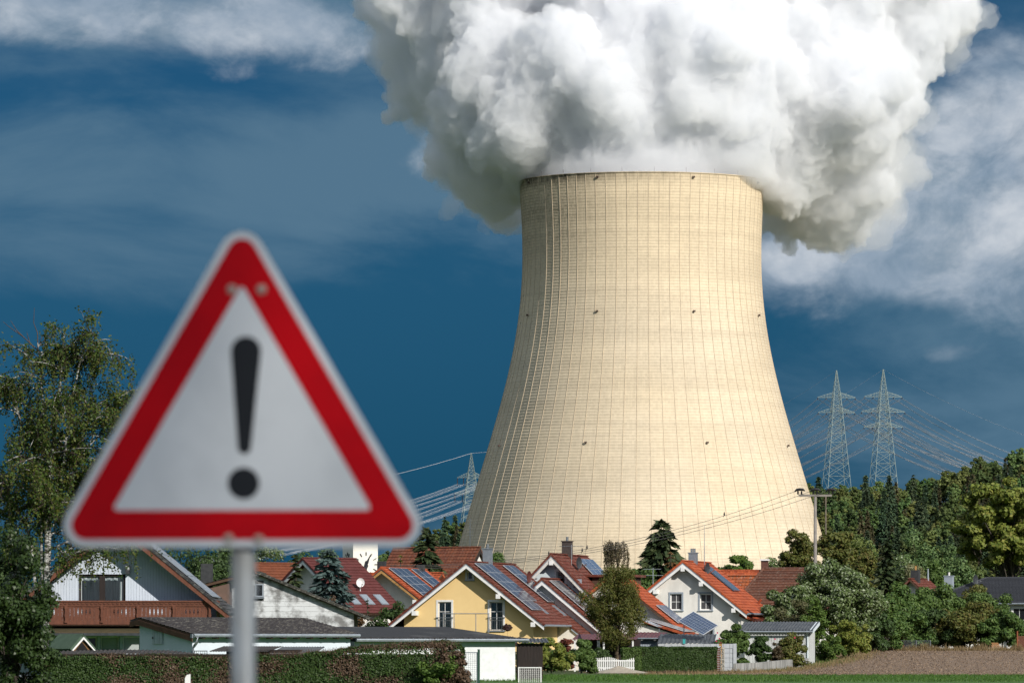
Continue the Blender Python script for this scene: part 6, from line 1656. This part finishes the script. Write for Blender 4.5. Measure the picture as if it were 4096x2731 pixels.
    m.build('trunk', mt, root); bare.build('twigs', M('birch_twig', (.10, .07, .055), (.06, .045, .04), 5, .9), root)
birch()
Dh = 229
def htop(x):
    px = 2048+(x+(wx(185, Dh)+wx(1850, Dh))/2)/Dh*F
    return np.interp(px, [185, 500, 900, 1100, 1300, 1500, 1780, 1850], [wz(y, Dh) for y in (2628, 2622, 2628, 2622, 2608, 2588, 2568, 2585)]) - 1.5
hedge('garden_hedge', 'long ragged garden hedge with dead brown patches along the bottom left', wx(185, Dh), wx(1850, Dh), Dh-.7, Dh+.7, 0, 1.5, L_HEDGE, 60000, .085, 120, rough=.13, mat2=L_DEADH, frac2=.30, top=htop)
bush_at('ragged dry end of the hedge with brown twigs and fresh shoots', 1800, 228.6, 2570, 183, L_DEADH, 9000, 0.10, 121, nclump=30, shell=.2, name='hedge_end')
bush_at('fresh light green climber leaves on the ragged hedge end', 1770, 228.0, 2600, 244, L_BRIGHT, 2200, 0.13, 122, nclump=18, shell=.5, trunk=False, name='climber')
rng = np.random.default_rng(123); n = 3200
px_ = np.concatenate([rng.uniform(1050, 1840, n//2), rng.uniform(230, 1840, n-n//2)]); y_ = rng.uniform(Dh-.75, Dh+.5, n)
x_ = (px_-2048)/F*Dh; zt_ = np.interp(px_, [185, 500, 900, 1100, 1300, 1500, 1780, 1850], [wz(y, Dh) for y in (2628, 2622, 2628, 2622, 2608, 2588, 2568, 2585)])-.12
t_ = unit(np.stack([rng.normal(size=n)*.35, rng.normal(size=n)*.3, np.ones(n)], 1)); b_ = unit(np.cross(t_, rng.normal(size=(n, 3)))); p_ = np.stack([x_, y_, zt_], 1); s_ = rng.uniform(.08, .34, n)[:, None]
vv_ = np.stack([p_-b_*.008, p_+b_*.008, p_+t_*s_+b_*.004, p_+t_*s_-b_*.004], 1).reshape(-1, 3)
hd_ = [o for o in bpy.data.objects if o.name.startswith('garden_hedge')][0]
o = link('twigs', np_mesh('twigs', vv_ - np.array(hd_.location), np.arange(4*n).reshape(-1, 4), L_DEADH), hd_); o['kind'] = 'stuff'
# unseen poplar added behind the camera to dim the sun on the sign
tc_ = Vector((wx(975, 13.85), 13.85, 2.35)) + TO_SUN*75
broadleaf('added_shade_poplar', 'unseen tall poplar added outside the frame to cast thin shade on the sign', tc_.x, tc_.y, 0, tc_.z+6, 9.5, L_MID, 10000, .42, 130, nclump=60, base=.3, px_is_x=True, shell=.0)
# ------------------------------------------------------------------ pylons and cables
PYM = M('galvanised_lattice', (.25, .31, .29), (.20, .25, .235), 1, .6, metal=.3)
INS = M('insulator_brown', (.05, .025, .02), None, 3, .4)
CABLE = M('aluminium_cable', (.72, .73, .75), None, 3, .5, metal=0.)
def lattice(m, w0, w1, z0, z1, n, t, c0=(0, 0), c1=(0, 0)):
    """square tapering lattice column"""
    def cor(f_, k):
        w = (w0+(w1-w0)*f_)/2; cx = c0[0]+(c1[0]-c0[0])*f_; sx, sy = ((-1, -1), (1, -1), (1, 1), (-1, 1))[k % 4]
        return (cx+sx*w, sy*w, z0+(z1-z0)*f_)
    for k in range(4): m.bar(cor(0, k), cor(1, k), t*1.5)
    # panels get shorter upwards
    fs = [0]; r_ = .9
    tot = sum(r_**i for i in range(n))
    for i in range(n): fs.append(fs[-1]+r_**i/tot)
    for i in range(n):
        for k in range(4):
            m.bar(cor(fs[i], k), cor(fs[i+1], k+1), t); m.bar(cor(fs[i], k+1), cor(fs[i+1], k), t)
            m.bar(cor(fs[i+1], k), cor(fs[i+1], k+1), t)
def pylon(label, px, yapex, D, arms, rz, ybase=2050):
    """arms: list of (y of arm, half length px, drop px)"""
    s = D/F; zb = wz(ybase, D); za = wz(yapex, D)
    o = empty('pylon', (wx(px, D), D, zb), R(rz), label, 'pylon')
    h = za-zb; za1 = wz(arms[0][0], D)-zb
    m = MB(); lattice(m, 12.8, 3.6, 0, za1+1.5, 11, .125); m.build('mast', PYM, o)
    m = MB(); lattice(m, 3.6, .3, za1+1.5, h, 6, .10); m.build('peak', PYM, o)
    tips = []
    for (ya, hl, dr) in arms:
        z = wz(ya, D)-zb; L = hl*s
        for sd in (-1, 1):
            m = MB(); n = 5
            for yy in (-1, 1):
                top = [(sd*(1.5+(L-1.5)*i/n), yy*1.5*(1-i/n), z+2.6*(1-i/n)+.2) for i in range(n+1)]; bot = [(sd*(1.5+(L-1.5)*i/n), yy*1.5*(1-i/n), z) for i in range(n+1)]
                for i in range(n):
                    m.bar(top[i], top[i+1], .14); m.bar(bot[i], bot[i+1], .16); m.bar(bot[i], top[i+1], .09); m.bar(top[i], bot[i], .09)
            for i in range(n): m.bar((sd*(1.5+(L-1.5)*i/n), -1.5*(1-i/n), z), (sd*(1.5+(L-1.5)*(i+1)/n), 1.5*(1-(i+1)/n), z), .15)
            m.build('cross_arm', PYM, o)
            for f_ in (1., .55):
                tip = Vector((sd*L*f_, 0, z-.2)); e = tip+Vector((0, 0, -dr*s))
                MB().tube([tip, e], .20, 6).build('insulator', INS, o)
                tips.append(o.matrix_basis @ e)
    bpy.context.view_layer.update()
    return o, [o.matrix_world @ Vector(t) if False else t for t in tips], o.matrix_basis @ Vector((0, 0, h))
def cable(a, b, sag, r, label, group, name='power_cable', mat=CABLE, n=26, strands=((0, 0),)):
    a = Vector(a); b = Vector(b); m = MB()
    for dx, dz in strands:
        pts = [a.lerp(b, i/n)+Vector((dx, 0, dz-4*sag*(i/n)*(1-i/n))) for i in range(n+1)]
        m.tube(pts, r, 3, False)
    o = m.build(name, mat); return tag(o, label, 'cable', group)
DP = 2900
pA, tA, apA = pylon('left one of the two tall lattice pylons on the wooded hill, two cross arms', 3346, 1481, DP, [(1590, 78, 6), (1650, 76, 6)], 12, 1960)
pB, tB, apB = pylon('right one of the two tall lattice pylons on the wooded hill, three cross arms', 3533, 1477, DP, [(1587, 78, 6), (1647, 90, 6), (1708, 80, 6)], 12, 1960)
pC, tC, apC = pylon('lattice pylon half hidden by the left edge of the cooling tower', 1885, 1812, 2850, [(1910, 56, 30), (1975, 66, 30)], 8, 2180)
ST = ((0, 0), (0, .45))
def endname(i, narm):
    arm = (('upper', 'lower') if narm == 2 else ('upper', 'middle', 'lower'))[i//4]
    return f"{('outer', 'inner')[i % 2]} {('left', 'right')[(i//2) % 2]} end of the {arm} arm"
for tips, pn in ((tA, 'left twin pylon'), (tB, 'right twin pylon')):
    for i, t in enumerate(tips):
        off = (i % 2)*6; e = endname(i, len(tips)//4)
        cable(t, (wx(2500, 3050), 3050, t.z-44-off), 10, .10, f'pale cable running left from {e}, {pn}', None, strands=ST)
        cable(t, (t.x+150, 3150, t.z-36-off*1.0), 9, .09, f'pale cable running right from {e}, {pn}', None, strands=ST)
cable(apA, (wx(2500, 3050), 3050, apA.z-44), 8, .05, 'thin earth wire from the tip of the left twin pylon to behind the tower', None)
cable(apB, (wx(2500, 3050), 3050, apB.z-58), 8, .05, 'thin earth wire from the tip of the right twin pylon to behind the tower', None)
cable(apB, (apB.x+190, 3150, apB.z-48), 9, .05, 'thin earth wire from the tip of the right twin pylon going right', None)
for i, t in enumerate(tC):
    e = endname(i, 2)
    cable(t, (t.x-120, 2700, t.z-30-(i % 3)*2.5), 5, .032, f'pale cable running left from {e}, pylon beside the tower', None, strands=((0, 0), (0, .5), (.4, .9)))
    cable(t, (wx(2500, 3000), 3000, t.z+22), 4, .035, f'pale cable running right from {e}, pylon beside the tower', None, strands=ST)
cable(apC, (apC.x-120, 2700, apC.z-28), 4, .06, 'thin earth wire from the tip of the single pylon going left behind the sign', None)
cable(apC, (wx(2500, 3000), 3000, apC.z+26), 4, .06, 'thin earth wire from the tip of the single pylon going right behind the tower', None)
# ------------------------------------------------------------------ utility pole
D = 432
up = empty('utility_pole', (wx(3261, D), D, 0), R(0), 'grey concrete utility pole with crossbar and dark insulators', 'utility pole')
zt = wz(1985, D)
MB().tube([(0, 0, 0), (0, 0, zt)], [.19, .11], 12).build('pole', M('grey_concrete_pole', (.24, .22, .20), (.19, .175, .16), 3, .85), up, smooth=True)
MB().box(-1.30, 1.30, -.09, .09, zt, zt+.16).build('crossbar', MATS['grey_concrete_pole'], up)
BLK = M('black_insulator', (.018, .018, .02), None, 3, .35)
ends = []
for px in (3199, 3261, 3323):
    x = wx(px, D)-up.location.x; ins = MB()
    for sx in (-.14, .14): ins.lathe([(.0, .16), (.06, .17), (.09, .24), (.05, .27), (.09, .33), (.05, .36), (.07, .42), (0, .44)], 10, (x+sx, 0, zt))
    pts = [(x-.42, 0, zt+.36), (x-.25, 0, zt+.52), (x, 0, zt+.56), (x+.25, 0, zt+.54), (x+.42, 0, zt+.44)]
    ins.tube(pts, [.04, .10, .11, .10, .04], 8)
    ins.build('insulator', BLK, up)
    ends.append(Vector((up.location.x+x-.4, D, zt+.4)))
WIRE = M('dark_wire', (.05, .05, .05), None, 3, .5)
wires = []
for k, e in enumerate(ends):
    b = Vector((wx(1560, D-20+k), D-20+k, wz(2275+k*6, D)))
    wires.append((e, b))
    cable(e, b, 1.5, .018, ('upper', 'middle', 'lower')[k]+' one of three thin dark wires crossing in front of the tower to the pole', None, name='overhead_wire', mat=WIRE, n=40)
# birds on the wires
bm_ = MB(); bm_.lathe([(0, 0), (.04, .02), (.065, .08), (.06, .15), (.035, .20), (.045, .24), (.03, .28), (0, .29)], 8); bm_.poly([(-.02, .03, .05), (.02, .03, .05), (.025, .10, -.10), (-.025, .10, -.10)], (0, .012, 0)); bm_.poly([(-.012, -.04, .235), (.012, -.04, .235), (0, -.09, .225)], (0, 0, .012))
bmesh_ = bm_.mesh('bird', M('dark_feathers', (.03, .03, .035), None, 3, .7), True)
for px, k, lab in ((2191, 0, 'small dark bird on the overhead wire left of the red roofed house'), (2322, 1, 'small dark bird on the wire, left one of two above the solar roof'), (2341, 0, 'small dark bird on the wire, right one of two above the solar roof'), (2890, 0, 'lone dark bird on the wire right of the large spruce')):
    a, b = wires[k]; t = (wx(px, D)-a.x)/(b.x-a.x); p = a.lerp(b, t)-Vector((0, 0, 6*t*(1-t)))
    o = link('bird', bmesh_, None, p, (0, 0, R(40))); tag(o, lab, 'bird', 'birds on the wires')
# far thin mast seen against the hill
fm = empty('distant_mast', (wx(3303, 1700), 1700, 0), 0, 'thin pale mast in front of the wood right of the utility pole', 'mast')
MB().tube([(0, 0, 0), (0, 0, wz(1985, 1700))], [.35, .22], 6).build('pole', TRK, fm)
# ------------------------------------------------------------------ warning sign
D = 13.85; SP = F/D
sg = empty('warning_sign', (wx(968, D), D, 0), R(-2), 'triangular red and white warning sign with black exclamation mark on grey post', 'road sign')
zb = wz(2188, D)
def rtri(s, r, zc, n=10):
    """rounded triangle outline (x,z); s side of the triangle of corner centres, zc height of its centroid"""
    h = s*math.sqrt(3)/2; cs = [(0, zc+h*2/3, 90), (-s/2, zc-h/3, 210), (s/2, zc-h/3, 330)]
    out = []
    for cx, cz, a in cs:
        for k in range(n+1):
            w = R(a-60+120*k/n); out.append((cx+r*math.cos(w), cz+r*math.sin(w)))
    return out
def slab(pts, y0, y1, mat, name, parent, holes=None):
    m = MB(); n = len(pts)
    if holes is None: m.add([(x, y0, z) for x, z in pts], [tuple(range(n))]); m.add([(x, y1, z) for x, z in pts], [tuple(reversed(range(n)))])
    m.add([(x, y, z) for y in (y0, y1) for x, z in pts], [(i, (i+1) % n, n+(i+1) % n, n+i) for i in range(n)])
    if holes is not None:
        k = len(holes)
        # ring: both outlines have equal counts
        m.add([(x, y0, z) for x, z in pts]+[(x, y0, z) for x, z in holes], [(i, (i+1) % n, n+(i+1) % n, n+i) for i in range(n)])
    return m.build(name, mat, parent)
S0 = .789; r0 = .056; zc = zb+r0+S0*math.sqrt(3)/6
SW = M('sign_white_film', (.76, .79, .81), (.66, .69, .71), 3, .4, spec=.4)
SR = M('sign_red_film', (.60, .002, .008), (.48, .002, .008), 3, .5, spec=.12)
SB = M('sign_black_film', (.012, .014, .018), None, 3, .5, spec=.3)
ALU = M('sign_aluminium', (.40, .42, .44), (.34, .36, .38), 8, .5, metal=.6)
plate = slab(rtri(S0, r0, zc), 0, .003, ALU, 'plate', sg)
slab(rtri(S0, r0-.001, zc), -.0008, -.0001, SW, 'white_border', sg)
ri = .019
outer = rtri(S0, r0-ri, zc)
inner = rtri(S0-.160, .008, zc-.001)
slab(outer, -.0016, -.0009, SR, 'red_band', sg, inner)
def pz(py): return wz(py, D)
# exclamation mark: tapering bar and dot
cx = (984-968)/SP
top_y, bot_y = pz(1345), pz(1815); w1, w2 = .038, .0165
pts = []
for k in range(13):
    a = math.pi*k/12; pts.append((cx+w1*math.cos(a), top_y-w1+w1*math.sin(a)))
for k in range(9):
    a = math.pi+math.pi*k/8; pts.append((cx-.004+w2*math.cos(a), bot_y+w2+w2*math.sin(a)))
slab(pts, -.0016, -.0009, SB, 'exclamation_bar', sg)
slab([(cx-.006+0.040*math.cos(2*math.pi*k/28), pz(1932)+0.040*math.sin(2*math.pi*k/28)) for k in range(28)], -.0016, -.0009, SB, 'exclamation_dot', sg)
RV = M('rivet_steel', (.55, .45, .38), (.40, .33, .28), 30, .5, metal=.4)
for px, py in ((928, 1158), (1046, 1158), (914, 2153), (1035, 2157)):
    MB().lathe([(0, -.0045), (.008, -.004), (.0125, -.002), (.013, 0)], 14).build('rivet', RV, sg, ((px-968)/SP, -.0017, pz(py)), (R(-90), 0, 0), True)
GALV = M('galvanised_tube', (.52, .54, .535), (.34, .31, .26), 6, .55, metal=.35, contrast=(.4, .75), stretch=(1, 1, .6))
MB().tube([(0, .045, -.3), (0, .045, pz(1100))], .031, 20).build('post', GALV, sg, smooth=True)
for py in (1158, 2155):
    z = pz(py); m = MB(); m.box(-.05, .05, .003, .012, z-.018, z+.018); m.lathe([(.0335, -.016), (.037, -.016), (.037, .016), (.0335, .016)], 18, (0, .045, z)); m.build('clamp', ALU, sg)
